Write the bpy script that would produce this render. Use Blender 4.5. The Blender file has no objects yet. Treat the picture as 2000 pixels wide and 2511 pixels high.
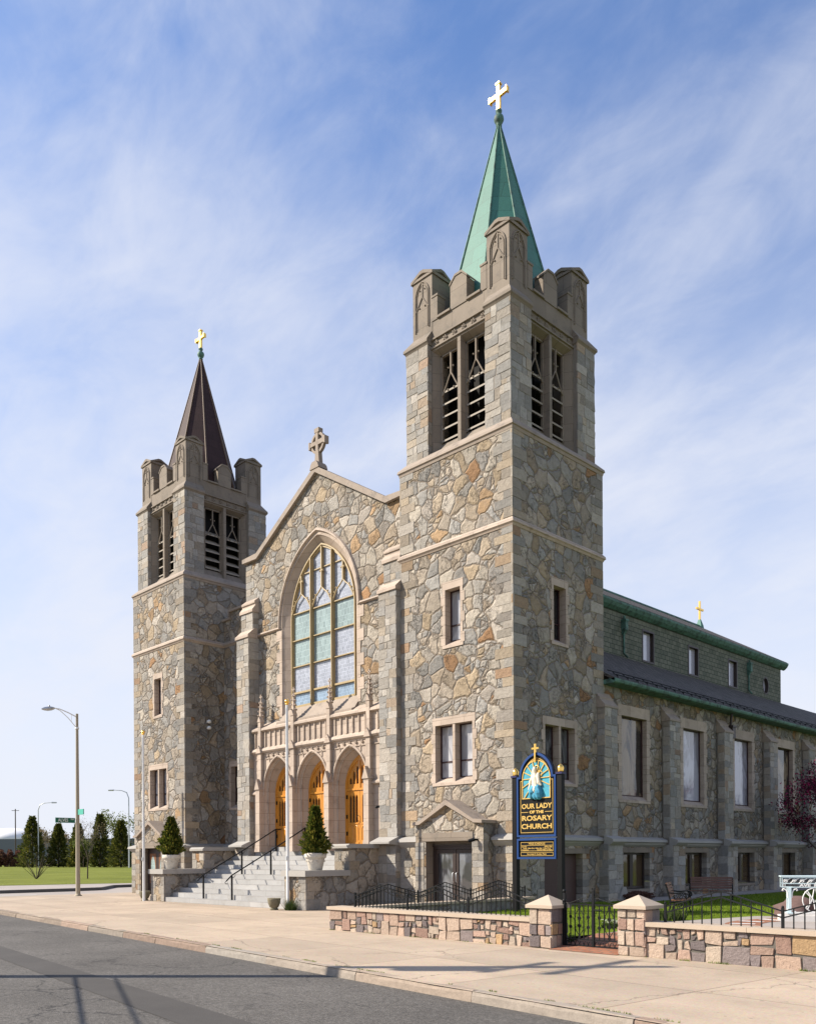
import bpy, bmesh, math, random
from mathutils import Vector, Matrix
from mathutils.geometry import tessellate_polygon
PI = math.pi
random.seed(7)
SC = bpy.context.scene
COL = SC.collection

# ------------------------------------------------------------------ camera
CAMPOS = Vector((15.722, -19.677, 1.6))
_a, _r = math.radians(44.394), math.radians(-0.331)
_fw = Vector((-math.cos(_a), math.sin(_a), 0)); _rt = Vector((math.sin(_a), math.cos(_a), 0)); _up = Vector((0, 0, 1))
_R = math.cos(_r)*_rt + math.sin(_r)*_up; _U = -math.sin(_r)*_rt + math.cos(_r)*_up
cd = bpy.data.cameras.new('camera'); cam = bpy.data.objects.new('camera', cd); COL.objects.link(cam)
M = Matrix((_R, _U, -_fw)).transposed().to_4x4(); M.translation = CAMPOS
cam.matrix_world = M
cd.sensor_fit = 'VERTICAL'; cd.sensor_height = 24; cd.sensor_width = 24
cd.lens = 2128.08/2511*24; cd.shift_y = (2103.44-1255.5)/2511
cd.clip_start = .1; cd.clip_end = 3000
SC.camera = cam

# ------------------------------------------------------------------ light
SUN = Vector((-1.05, -1.0, 1.1)).normalized()
sd = bpy.data.lights.new('sun', 'SUN'); sd.energy = 5.0; sd.angle = math.radians(.5); sd.color = (1, .90, .76)
so = bpy.data.objects.new('sun', sd); COL.objects.link(so)
so.rotation_euler = SUN.to_track_quat('Z', 'Y').to_euler(); so.location = (0, -40, 60)
SC.view_settings.view_transform = 'Standard'; SC.view_settings.look = 'None'
SC.view_settings.exposure = 0.82; SC.view_settings.gamma = 1

w = bpy.data.worlds.new('World'); SC.world = w; w.use_nodes = True
nt = w.node_tree; nt.nodes.clear()
def WN(t, **k):
    n = nt.nodes.new(t)
    for a, b in k.items(): setattr(n, a, b)
    return n
def wl(a, b): nt.links.new(a, b)
def wmath(op, a, b=None, c=None, clamp=False):
    n = WN('ShaderNodeMath', operation=op, use_clamp=clamp)
    for i, v in enumerate((a, b, c)):
        if v is None: continue
        if isinstance(v, (int, float)): n.inputs[i].default_value = v
        else: wl(v, n.inputs[i])
    return n.outputs[0]
sky = WN('ShaderNodeTexSky', sky_type='NISHITA'); sky.sun_disc = False
sky.sun_elevation = math.asin(SUN.z); sky.sun_rotation = math.atan2(SUN.x, SUN.y) % (2*PI)
sky.air_density = 1.0; sky.dust_density = .6; sky.ozone_density = 1.6
tc = WN('ShaderNodeTexCoord'); sx = WN('ShaderNodeSeparateXYZ'); wl(tc.outputs['Generated'], sx.inputs[0])
zc = wmath('MAXIMUM', sx.outputs[2], 0.0)
den = wmath('ADD', zc, .32)
cx_ = WN('ShaderNodeCombineXYZ'); wl(wmath('DIVIDE', sx.outputs[0], den), cx_.inputs[0]); wl(wmath('DIVIDE', sx.outputs[1], den), cx_.inputs[1])
mp = WN('ShaderNodeMapping'); mp.inputs['Rotation'].default_value = (0, 0, math.radians(62)); mp.inputs['Scale'].default_value = (1.0, 1.75, 1); mp.inputs['Location'].default_value = (.35, .9, 0)
wl(cx_.outputs[0], mp.inputs[0])
n1 = WN('ShaderNodeTexNoise'); n1.inputs['Scale'].default_value = 1.5; n1.inputs['Detail'].default_value = 7; n1.inputs['Roughness'].default_value = .56; n1.inputs['Distortion'].default_value = .35
wl(mp.outputs[0], n1.inputs['Vector'])
n2 = WN('ShaderNodeTexNoise'); n2.inputs['Scale'].default_value = 6.5; n2.inputs['Detail'].default_value = 7; n2.inputs['Roughness'].default_value = .6; n2.inputs['Distortion'].default_value = .5
wl(mp.outputs[0], n2.inputs['Vector'])
cs = wmath('ADD', wmath('MULTIPLY', n1.outputs[0], .74), wmath('MULTIPLY', n2.outputs[0], .26))
mr = WN('ShaderNodeMapRange', interpolation_type='SMOOTHSTEP'); wl(cs, mr.inputs[0]); mr.inputs[1].default_value = .36; mr.inputs[2].default_value = .70; mr.inputs[3].default_value = 0; mr.inputs[4].default_value = .74
# thin veil grows towards the horizon
hz = WN('ShaderNodeMapRange', interpolation_type='SMOOTHSTEP'); wl(zc, hz.inputs[0]); hz.inputs[1].default_value = .0; hz.inputs[2].default_value = .78; hz.inputs[3].default_value = .97; hz.inputs[4].default_value = .04
cov = wmath('SUBTRACT', 1.0, wmath('MULTIPLY', wmath('SUBTRACT', 1.0, mr.outputs[0]), wmath('SUBTRACT', 1.0, hz.outputs[0])))
mx = WN('ShaderNodeMix', data_type='RGBA'); tn = WN('ShaderNodeMix', data_type='RGBA', blend_type='MULTIPLY'); tn.inputs[0].default_value = 1; wl(sky.outputs[0], tn.inputs[6]); tn.inputs[7].default_value = (.80, 1.22, 1.72, 1)
wl(cov, mx.inputs[0]); wl(tn.outputs[2], mx.inputs[6]); mx.inputs[7].default_value = (6.7, 6.9, 7.6, 1)
bg = WN('ShaderNodeBackground'); bg.inputs[1].default_value = .072; wl(mx.outputs[2], bg.inputs[0])
wo = WN('ShaderNodeOutputWorld'); wl(bg.outputs[0], wo.inputs[0])

# ------------------------------------------------------------------ node helpers and materials
ALB = .72      # overall reflectance of the place's surfaces
class NT:
    def __init__(s, name):
        s.m = bpy.data.materials.new(name); s.m.use_nodes = True; s.t = s.m.node_tree; s.t.nodes.clear()
        s.out = s.n('ShaderNodeOutputMaterial'); s.b = s.n('ShaderNodeBsdfPrincipled'); s.l(s.b.outputs[0], s.out.inputs[0])
        s.uvn = s.n('ShaderNodeTexCoord'); s.uv = s.uvn.outputs['UV']; s.obj = s.uvn.outputs['Object']
    def n(s, t, **k):
        x = s.t.nodes.new(t)
        for a, b in k.items(): setattr(x, a, b)
        return x
    def l(s, a, b): s.t.links.new(a, b)
    def put(s, v, sock):
        if isinstance(v, bpy.types.NodeSocket): s.l(v, sock)
        elif isinstance(v, (int, float)): sock.default_value = v
        else: sock.default_value = tuple(v) if len(v) == len(sock.default_value) else (*v, 1)
    def math(s, op, a, b=None, clamp=False):
        x = s.n('ShaderNodeMath', operation=op, use_clamp=clamp); s.put(a, x.inputs[0])
        if b is not None: s.put(b, x.inputs[1])
        return x.outputs[0]
    def vm(s, op, a, b):
        x = s.n('ShaderNodeVectorMath', operation=op); s.put(a, x.inputs[0])
        if op == 'SCALE': s.put(b, x.inputs[3])
        else: s.put(b, x.inputs[1])
        return x.outputs[0]
    def noise(s, vec, scale, detail=4, rough=.55, dim='3D'):
        x = s.n('ShaderNodeTexNoise', noise_dimensions=dim); s.put(vec, x.inputs['Vector']); x.inputs['Scale'].default_value = scale
        x.inputs['Detail'].default_value = detail; x.inputs['Roughness'].default_value = rough
        return x
    def vor(s, vec, scale, feature='F1', dim='2D', rnd=1.0):
        x = s.n('ShaderNodeTexVoronoi', feature=feature, voronoi_dimensions=dim); s.put(vec, x.inputs['Vector']); x.inputs['Scale'].default_value = scale
        x.inputs['Randomness'].default_value = rnd
        return x
    def ramp(s, fac, stops, interp='LINEAR'):
        x = s.n('ShaderNodeValToRGB'); r = x.color_ramp; r.interpolation = interp
        while len(r.elements) < len(stops): r.elements.new(.5)
        for e, (p, c) in zip(r.elements, stops): e.position = p; e.color = (*c, 1) if len(c) == 3 else c
        s.put(fac, x.inputs[0]); return x.outputs[0]
    def rng(s, v, a, b, c=0., d=1., smooth=True):
        x = s.n('ShaderNodeMapRange', interpolation_type='SMOOTHSTEP' if smooth else 'LINEAR'); s.put(v, x.inputs[0])
        for i, q in enumerate((a, b, c, d)): s.put(q, x.inputs[i+1])
        return x.outputs[0]
    def mix(s, f, a, b, mode='MIX'):
        x = s.n('ShaderNodeMix', data_type='RGBA', blend_type=mode); s.put(f, x.inputs[0]); s.put(a, x.inputs[6]); s.put(b, x.inputs[7]); return x.outputs[2]
    def bump(s, h, strength=.5, dist=.02):
        x = s.n('ShaderNodeBump'); s.put(h, x.inputs['Height']); x.inputs['Strength'].default_value = strength; x.inputs['Distance'].default_value = dist
        s.l(x.outputs[0], s.b.inputs['Normal'])
    def fin(s, col=None, rough=.8, metal=0., spec=.3):
        if col is not None:
            k = 1.0 if metal > .5 else ALB
            s.put(s.mix(1, col, (k, k, k), 'MULTIPLY') if isinstance(col, bpy.types.NodeSocket) else tuple(q*k for q in col), s.b.inputs['Base Color'])
        s.put(rough, s.b.inputs['Roughness']); s.b.inputs['Metallic'].default_value = metal; s.b.inputs['Specular IOR Level'].default_value = spec
        return s.m

STONE = [(0.0, (.40, .39, .355)), (.13, (.45, .405, .335)), (.26, (.36, .362, .345)), (.38, (.48, .45, .385)), (.50, (.43, .37, .285)), (.60, (.33, .325, .305)), (.68, (.515, .485, .425)),
         (.77, (.47, .39, .275)), (.85, (.39, .365, .325)), (.91, (.45, .32, .19)), (.945, (.54, .51, .455)), (.98, (.40, .245, .13))]
STONE = [(p, (r*1.06, g*1.012, b_*.985)) for p, (r, g, b_) in STONE]
QUO = [(p, tuple((.75*c+.25*m)*.90 for c, m in zip(q, (.395, .365, .325)))) for p, q in STONE]
def stone_field(name, size=.40, pal=STONE, mortar=(.40, .325, .255), warp=.15, dark=1.0):
    t = NT(name)
    wv = t.noise(t.uv, 2.2, 2).outputs['Color']; wv2 = t.noise(t.uv, 10, 3).outputs['Color']
    v = t.vm('ADD', t.uv, t.vm('SCALE', t.vm('SUBTRACT', wv, (.5, .5, .5)), warp*2))
    v = t.vm('ADD', v, t.vm('SCALE', t.vm('SUBTRACT', wv2, (.5, .5, .5)), .055))
    f1 = t.vor(v, 1/size); ed = t.vor(v, 1/size, 'DISTANCE_TO_EDGE'); s2 = size*.60
    v2 = t.vm('MULTIPLY', v, (1.0, 1.25, 1)); f2 = t.vor(v2, 1/s2); ed2 = t.vor(v2, 1/s2, 'DISTANCE_TO_EDGE')
    sp = t.n('ShaderNodeSeparateColor'); t.l(f1.outputs['Color'], sp.inputs[0]); sp2 = t.n('ShaderNodeSeparateColor'); t.l(f2.outputs['Color'], sp2.inputs[0])
    small = t.math('GREATER_THAN', sp.outputs[2], .78)
    def sel(a, b): return t.math('ADD', t.math('MULTIPLY', a, t.math('SUBTRACT', 1, small)), t.math('MULTIPLY', b, small))
    d1 = t.math('MULTIPLY', ed.outputs['Distance'], size); d2 = t.math('MULTIPLY', ed2.outputs['Distance'], s2)
    dist = sel(d1, t.math('MINIMUM', d1, d2)); r = sel(sp.outputs[0], sp2.outputs[0]); g_ = sel(sp.outputs[1], sp2.outputs[1])
    col = t.ramp(r, pal, 'CONSTANT')
    br = t.math('ADD', .70, t.math('MULTIPLY', g_, .46))
    n = t.noise(t.uv, 6.5, 9, .70).outputs[0]; n2 = t.noise(t.uv, 34, 4, .7).outputs[0]
    br = t.math('MULTIPLY', br, t.math('ADD', .50, t.math('MULTIPLY', n, .98)))
    br = t.math('MULTIPLY', br, t.math('ADD', .74, t.math('MULTIPLY', n2, .50)))
    cr = t.math('ABSOLUTE', t.math('SUBTRACT', t.noise(t.vm('MULTIPLY', v, (1.6, 1, 1)), 3.6, 7, .66).outputs[0], .5))
    crk = t.math('MULTIPLY', t.rng(cr, .0, .016, 1, 0), t.rng(t.noise(t.uv, 1.4, 3).outputs[0], .46, .60))
    br = t.math('MULTIPLY', br, t.math('SUBTRACT', 1, t.math('MULTIPLY', crk, .5)))
    if dark != 1: br = t.math('MULTIPLY', br, dark)
    col = t.mix(1, col, br, 'MULTIPLY')
    st = t.math('MULTIPLY', t.rng(t.noise(t.uv, 2.7, 6, .72).outputs[0], .58, .72), .55)
    col = t.mix(st, col, (.40*dark, .255*dark, .125*dark))
    gs = t.math('MULTIPLY', t.rng(t.noise(t.uv, 1.1, 5, .7).outputs[0], .55, .75), .30); col = t.mix(gs, col, (.27*dark, .255*dark, .22*dark))
    vs_ = t.rng(t.noise(t.vm('MULTIPLY', t.uv, (1.5, .12, 1)), 1.6, 5, .7).outputs[0], .50, .72); col = t.mix(t.math('MULTIPLY', vs_, .42), col, t.mix(1, col, (.62, .60, .58), 'MULTIPLY'))
    big = t.noise(t.uv, .22, 3).outputs[0]; col = t.mix(1, col, t.math('ADD', .80, t.math('MULTIPLY', big, .40)), 'MULTIPLY')
    mm = t.rng(dist, .009, .020)
    mc = t.mix(n, tuple(c*.36*dark for c in mortar), tuple(c*.95*dark for c in mortar))
    col = t.mix(mm, mc, col)
    h = t.math('ADD', t.math('MULTIPLY', t.rng(dist, .004, .06), .75), t.math('ADD', t.math('MULTIPLY', n, 1.3), t.math('ADD', t.math('MULTIPLY', g_, .3), t.math('MULTIPLY', crk, -.5))))
    t.bump(h, 1.0, .05)
    return t.fin(col, .9)
def stone_coursed(name, w=.42, h=.2, pal=STONE, mortar=(.40, .34, .28), dark=1.0):
    t = NT(name)
    wv = t.noise(t.uv, 1.7, 2).outputs['Color']; wv2 = t.noise(t.uv, 7, 2).outputs['Color']
    v = t.vm('ADD', t.uv, t.vm('MULTIPLY', t.vm('SUBTRACT', wv, (.5, .5, .5)), (.5, .16, 0)))
    v = t.vm('ADD', v, t.vm('SCALE', t.vm('SUBTRACT', wv2, (.5, .5, .5)), .05))
    def br_(c1, c2):
        b = t.n('ShaderNodeTexBrick'); t.put(v, b.inputs['Vector']); b.inputs['Color1'].default_value = c1; b.inputs['Color2'].default_value = c2
        b.inputs['Scale'].default_value = 1; b.inputs['Mortar Size'].default_value = .012; b.inputs['Mortar Smooth'].default_value = .3
        b.inputs['Brick Width'].default_value = w; b.inputs['Row Height'].default_value = h; b.offset = .45; b.squash = 1.45; b.squash_frequency = 3
        return b
    b = br_((0, 0, 0, 1), (1, 1, 1, 1))
    g = t.math('ADD', b.outputs['Color'], 0)
    cell = t.vor(v, 3.0).outputs['Color']
    sp = t.n('ShaderNodeSeparateColor'); t.l(cell, sp.inputs[0])
    col = t.ramp(g, pal, 'CONSTANT')
    n = t.noise(t.uv, 9, 7, .65).outputs[0]
    br = t.math('MULTIPLY', t.math('ADD', .75, t.math('MULTIPLY', t.math('FRACT', t.math('MULTIPLY', g, 7.13)), .45)), t.math('ADD', .62, t.math('MULTIPLY', n, .76)))
    if dark != 1: br = t.math('MULTIPLY', br, dark)
    col = t.mix(1, col, br, 'MULTIPLY')
    col = t.mix(b.outputs['Fac'], col, tuple(c*.75*dark for c in mortar))
    hh = t.math('ADD', t.math('MULTIPLY', t.math('SUBTRACT', 1, b.outputs['Fac']), .6), t.math('MULTIPLY', n, .9))
    t.bump(hh, .8, .035)
    return t.fin(col, .88)
def stone_tint(name, pal, lo=.7, hi=.6, bumpd=.02, rough=.88, nscale=9):
    """each block carries its own random 'tint'"""
    t = NT(name); a = t.n('ShaderNodeAttribute', attribute_name='tint')
    sp = t.n('ShaderNodeSeparateColor'); t.l(a.outputs['Color'], sp.inputs[0])
    col = t.ramp(sp.outputs[0], pal, 'CONSTANT'); n = t.noise(t.uv, nscale, 7, .65).outputs[0]; n2 = t.noise(t.uv, 45, 3).outputs[0]
    br = t.math('MULTIPLY', t.math('ADD', lo, t.math('MULTIPLY', sp.outputs[1], .45)), t.math('ADD', .6, t.math('MULTIPLY', n, .8)))
    br = t.math('MULTIPLY', br, t.math('ADD', .78, t.math('MULTIPLY', n2, .42)))
    col = t.mix(1, col, br, 'MULTIPLY'); t.bump(t.math('ADD', n, t.math('MULTIPLY', n2, .4)), hi, bumpd)
    return t.fin(col, rough)
def plain(name, col, rough=.7, metal=0., spec=.4, var=.25, scale=3., bump=0., bscale=30., stain=None, joints=None, coat=0.):
    t = NT(name); n = t.noise(t.obj, scale, 6, .6).outputs[0]; n2 = t.noise(t.obj, bscale, 4).outputs[0]
    br = t.math('ADD', 1-var, t.math('MULTIPLY', n, 2*var)); br = t.math('MULTIPLY', br, t.math('ADD', 1-var*.5, t.math('MULTIPLY', n2, var)))
    c = t.mix(1, col, br, 'MULTIPLY')
    if stain: c = t.mix(t.math('MULTIPLY', t.rng(t.noise(t.obj, scale*1.7, 6, .7).outputs[0], stain[1], stain[1]+.2), stain[2]), c, stain[0])
    h = n2
    if joints:
        b = t.n('ShaderNodeTexBrick'); t.put(t.uv, b.inputs['Vector']); b.inputs['Scale'].default_value = 1; b.inputs['Color1'].default_value = (.86, .86, .86, 1); b.inputs['Color2'].default_value = (1.06, 1.06, 1.06, 1)
        b.inputs['Mortar'].default_value = (.5, .47, .44, 1); b.inputs['Mortar Size'].default_value = .006; b.inputs['Brick Width'].default_value = joints[0]; b.inputs['Row Height'].default_value = joints[1]
        c = t.mix(1, c, b.outputs['Color'], 'MULTIPLY')
    if bump: t.bump(h, bump, .01)
    t.b.inputs['Coat Weight'].default_value = coat; t.b.inputs['Coat Roughness'].default_value = .15
    return t.fin(c, rough, metal, spec)
def glass(name, col, rough=.06, spec=.9, wav=.0, lines=None, ior=1.5, inner=None):
    t = NT(name); c = col; n = t.noise(t.uv, 1.6, 2).outputs[0]
    if inner:
        q = t.noise(t.vm('MULTIPLY', t.uv, (1.5, .55, 1)), inner[1], 3, .55); q.inputs['Distortion'].default_value = .8
        c = t.mix(t.rng(q.outputs[0], .44, .56), col, inner[0]); fo = t.noise(t.vm('MULTIPLY', t.uv, (22, .5, 1)), 1, 2).outputs[0]; c = t.mix(1, c, t.math('ADD', .75, t.math('MULTIPLY', fo, .5)), 'MULTIPLY')  # patches of a second tone and fold-like bands go into the colour
    if lines:
        v = t.vm('ADD', t.uv, t.vm('SCALE', t.vm('SUBTRACT', t.noise(t.uv, 5, 3).outputs['Color'], (.5, .5, .5)), .07))
        b = t.n('ShaderNodeTexBrick'); t.put(v, b.inputs['Vector']); b.inputs['Scale'].default_value = 1; b.inputs['Color1'].default_value = (.8, .8, .8, 1); b.inputs['Color2'].default_value = (1.1, 1.1, 1.1, 1)
        b.inputs['Mortar'].default_value = (1.5, 1.5, 1.5, 1); b.inputs['Mortar Size'].default_value = .006; b.inputs['Brick Width'].default_value = lines[0]; b.inputs['Row Height'].default_value = lines[1]
        e = t.vor(v, 5, 'DISTANCE_TO_EDGE'); f = t.rng(e.outputs['Distance'], .0, .05, 1.35, 1.0)
        c = t.mix(1, t.mix(1, col, b.outputs['Color'], 'MULTIPLY'), f, 'MULTIPLY')
        cl = t.noise(t.uv, .9, 3).outputs[0]; c = t.mix(1, c, t.math('ADD', .65, t.math('MULTIPLY', cl, .7)), 'MULTIPLY')
    if wav: t.bump(t.noise(t.uv, .55, 3).outputs[0], 1.0, wav)
    t.b.inputs['IOR'].default_value = ior
    return t.fin(c, rough, 0, spec)
def leafmat(name, a, b, c, trans=.35):
    t = NT(name); at = t.n('ShaderNodeAttribute', attribute_name='tint'); sp = t.n('ShaderNodeSeparateColor'); t.l(at.outputs['Color'], sp.inputs[0])
    col = t.ramp(sp.outputs[0], [(0, a), (.5, b), (1, c)])
    m = t.fin(col, .7, 0, .2)
    tr = t.n('ShaderNodeBsdfTranslucent'); t.put(t.mix(1, col, (ALB, ALB, ALB), 'MULTIPLY'), tr.inputs[0]); ms = t.n('ShaderNodeMixShader'); ms.inputs[0].default_value = trans
    t.l(t.b.outputs[0], ms.inputs[1]); t.l(tr.outputs[0], ms.inputs[2]); t.l(ms.outputs[0], t.out.inputs[0])
    return m

MT = {}
MT['field'] = stone_field('fieldstone', .47)
MT['coursed'] = stone_coursed('coursed_rubble')
MT['quoin'] = stone_tint('quoin_stone', QUO, .72, .9, .035)
MT['rubble'] = stone_tint('rubble_stone', [(p, tuple(.6*c+.4*m for c, m in zip(q, (.385, .375, .355)))) for p, q in STONE], .72, .9, .035)
MT['field2'] = stone_field('aisle_rubble', .36, dark=.92, warp=.12)
MT['mortar'] = plain('mortar', (.30, .265, .225), .9, bump=.4)
MT['trim'] = plain('pink_limestone', (.56, .455, .37), .8, var=.2, scale=1.6, bump=.25, stain=((.30, .235, .19), .50, .55), joints=(.95, .42))
MT['granite'] = plain('weathered_granite', (.30, .25, .20), .85, var=.2, scale=1.5, bump=.4, bscale=60, stain=((.17, .15, .13), .5, .55), joints=(1.3, .55))
MT['coping'] = plain('coping_stone', (.40, .33, .27), .85, var=.22, scale=2, bump=.5, bscale=40, stain=((.20, .17, .15), .5, .6))
MT['step'] = plain('step_granite', (.47, .465, .455), .75, var=.2, scale=1.3, bump=.2, bscale=80, stain=((.30, .28, .25), .5, .45), joints=(1.9, .1703))
MT['cap'] = plain('granite_cap', (.43, .41, .38), .8, var=.15, scale=2, bump=.25, bscale=70, stain=((.30, .28, .26), .55, .4))
MT['sash'] = plain('maroon_frame', (.055, .022, .022), .45, var=.2)
MT['sashb'] = plain('brown_frame', (.045, .030, .026), .45, var=.2)
MT['pane'] = glass('window_glass', (.20, .21, .23), .05, 1.0, .02, inner=((.05, .05, .055), 1.0))
MT['paned'] = glass('dark_glass', (.015, .015, .018), .04, 1.0, .02)
MT['panec'] = glass('curtained_glass', (.58, .58, .60), .12, .8, .008, inner=((.36, .36, .39), 1.3))
MT['pane_reflect'] = glass('storm_glass_painted_reflection', (.32, .24, .16), .05, 1.0, .05, ior=1.45, inner=((.05, .042, .038), .9))  # tan and dark patches imitate a brown reflection in the glass
MT['panel'] = glass('pale_storm_glass_curtain_and_sky', (.52, .52, .62), .06, 1.0, .03, ior=1.7, inner=((.30, .29, .34), 1.1))  # pale tones stand for curtain and for sky reflection painted into the colour
MT['paneb'] = glass('brown_reflection_glass', (.10, .065, .035), .08, .9, .02)  # brown base colour stands in for a brownish reflection
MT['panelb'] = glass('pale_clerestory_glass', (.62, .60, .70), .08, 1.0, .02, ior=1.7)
MT['lav'] = glass('lavender_glazing', (.38, .41, .48), .2, .7, .0, (.10, .13))
MT['teal'] = glass('teal_glazing', (.32, .41, .41), .2, .7, .0, (.16, .22))
MT['blue'] = glass('blue_glazing', (.28, .38, .50), .2, .7, .0, (.10, .12))
MT['gilt'] = plain('gilded_bronze', (.48, .36, .18), .45, var=.2, spec=.5)
MT['gold'] = plain('gold_leaf', (1.0, .62, .16), .26, metal=1.0, var=.08)
MT['copper'] = plain('green_copper', (.07, .24, .188), .6, var=.16, scale=1.2, bump=.2, bscale=12, stain=((.07, .22, .17), .5, .6), joints=(.6, .55))
MT['copperd'] = plain('green_copper_trim', (.115, .25, .20), .65, var=.5, scale=2.5, bump=.3, bscale=15, stain=((.035, .055, .045), .44, .75))
MT['brownc'] = plain('brown_copper', (.060, .032, .032), .7, spec=.2, var=.3, scale=1.2, bump=.2, bscale=12, joints=(.5, .4))
MT['brownr'] = plain('bronze_rib', (.16, .095, .05), .5, var=.3)
MT['iron'] = plain('black_iron', (.010, .011, .013), .5, var=.2, spec=.2)
MT['louvre'] = plain('grey_louvre', (.40, .35, .29), .7, var=.2)
MT['dark'] = plain('black_backing', (.008, .008, .009), .9, var=.1)
MT['white'] = plain('white_paint', (1.0, 1.0, .98), .45, var=.08)
MT['pale'] = plain('pale_blue_paint', (.78, .95, 1.0), .5, var=.1, scale=5)
MT['conc'] = plain('concrete_pole', (.46, .40, .30), .85, var=.15, bump=.2)
MT['metal'] = plain('galvanised', (.48, .50, .52), .4, metal=.6, var=.1)
MT['sblack'] = plain('sign_black', (.008, .008, .009), .5, var=.15, spec=.15)
MT['sblue'] = plain('sign_blue', (.018, .066, .24), .5, var=.1, spec=.2)
MT['snavy'] = plain('sign_navy', (.025, .022, .10), .4, var=.1)
MT['sgold'] = plain('gold_paint', (.85, .56, .16), .4, metal=.35, var=.08)
MT['sgreen'] = plain('street_sign_green', (.005, .15, .09), .4, var=.05)
MT['steal'] = plain('street_sign_teal', (.10, .52, .40), .4, var=.05)
MT['relief'] = plain('relief_ivory', (.95, .86, .68), .5, var=.15, scale=9)
MT['rblue'] = plain('relief_blue', (.08, .38, .58), .5, var=.5, scale=14)
MT['rteal'] = plain('relief_teal', (.07, .42, .55), .45, var=.45, scale=7, stain=((.12, .10, .42), .52, .7))
MT['bark'] = plain('bark', (.10, .075, .055), .9, var=.35, bump=.5)
MT['pot'] = plain('stone_pot', (.78, .72, .62), .85, var=.22, scale=4, bump=.3, stain=((.36, .33, .28), .5, .5))
MT['mossy'] = plain('mossy_stone', (.24, .21, .14), .9, var=.4, scale=6, bump=.6, stain=((.10, .12, .05), .5, .6))
MT['soil'] = plain('soil', (.05, .035, .025), .95)
MT['marble'] = plain('marble', (.85, .82, .78), .5, var=.15, scale=5)
MT['bwood'] = plain('bench_slats', (.17, .075, .05), .55, var=.3, scale=6)
MT['bwood2'] = plain('tan_slats', (.24, .105, .045), .55, var=.3, scale=6)
MT['bdoor'] = plain('brown_door', (.10, .055, .045), .55, var=.15)
MT['stone_dk'] = plain('dark_boulder', (.16, .10, .09), .9, var=.4, bump=.6)
MT['flowers'] = plain('white_petals', (1, 1, .9), .7, var=.1)

def wood_mat():
    t = NT('varnished_oak'); v = t.vm('MULTIPLY', t.obj, (14, 14, .9)); n = t.noise(v, 2.2, 6, .6).outputs[0]
    col = t.ramp(n, [(.25, (.36, .125, .012)), (.5, (.70, .285, .026)), (.75, (.85, .385, .045))]); t.bump(n, .15, .004)
    t.b.inputs['Coat Weight'].default_value = .5; t.b.inputs['Coat Roughness'].default_value = .2
    return t.fin(col, .4, 0, .5)
MT['oak'] = wood_mat()
def slate(name, w_, h_, c1, c2, mort, var=.35):
    t = NT(name); b = t.n('ShaderNodeTexBrick'); t.put(t.uv, b.inputs['Vector']); b.inputs['Scale'].default_value = 1; b.inputs['Color1'].default_value = (*c1, 1); b.inputs['Color2'].default_value = (*c2, 1)
    b.inputs['Mortar'].default_value = (*mort, 1); b.inputs['Mortar Size'].default_value = .012; b.inputs['Brick Width'].default_value = w_; b.inputs['Row Height'].default_value = h_
    n = t.noise(t.uv, 1.1, 6, .65).outputs[0]; n2 = t.noise(t.uv, 12, 4).outputs[0]
    c = t.mix(1, b.outputs['Color'], t.math('MULTIPLY', t.math('ADD', 1-var, t.math('MULTIPLY', n, 2*var)), t.math('ADD', .75, t.math('MULTIPLY', n2, .5))), 'MULTIPLY')
    t.bump(t.math('SUBTRACT', t.math('MULTIPLY', n2, .3), b.outputs['Fac']), .5, .012)
    return t.fin(c, .88, 0, .2)
MT['slater'] = slate('roof_slate', .26, .16, (.095, .085, .078), (.165, .148, .135), (.035, .032, .03))
MT['slatew'] = slate('wall_slate', .34, .20, (.16, .175, .135), (.24, .245, .19), (.05, .06, .05))
MT['brick'] = slate('path_brick', .2, .1, (.34, .13, .07), (.45, .19, .11), (.22, .16, .12), .15)

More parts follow.
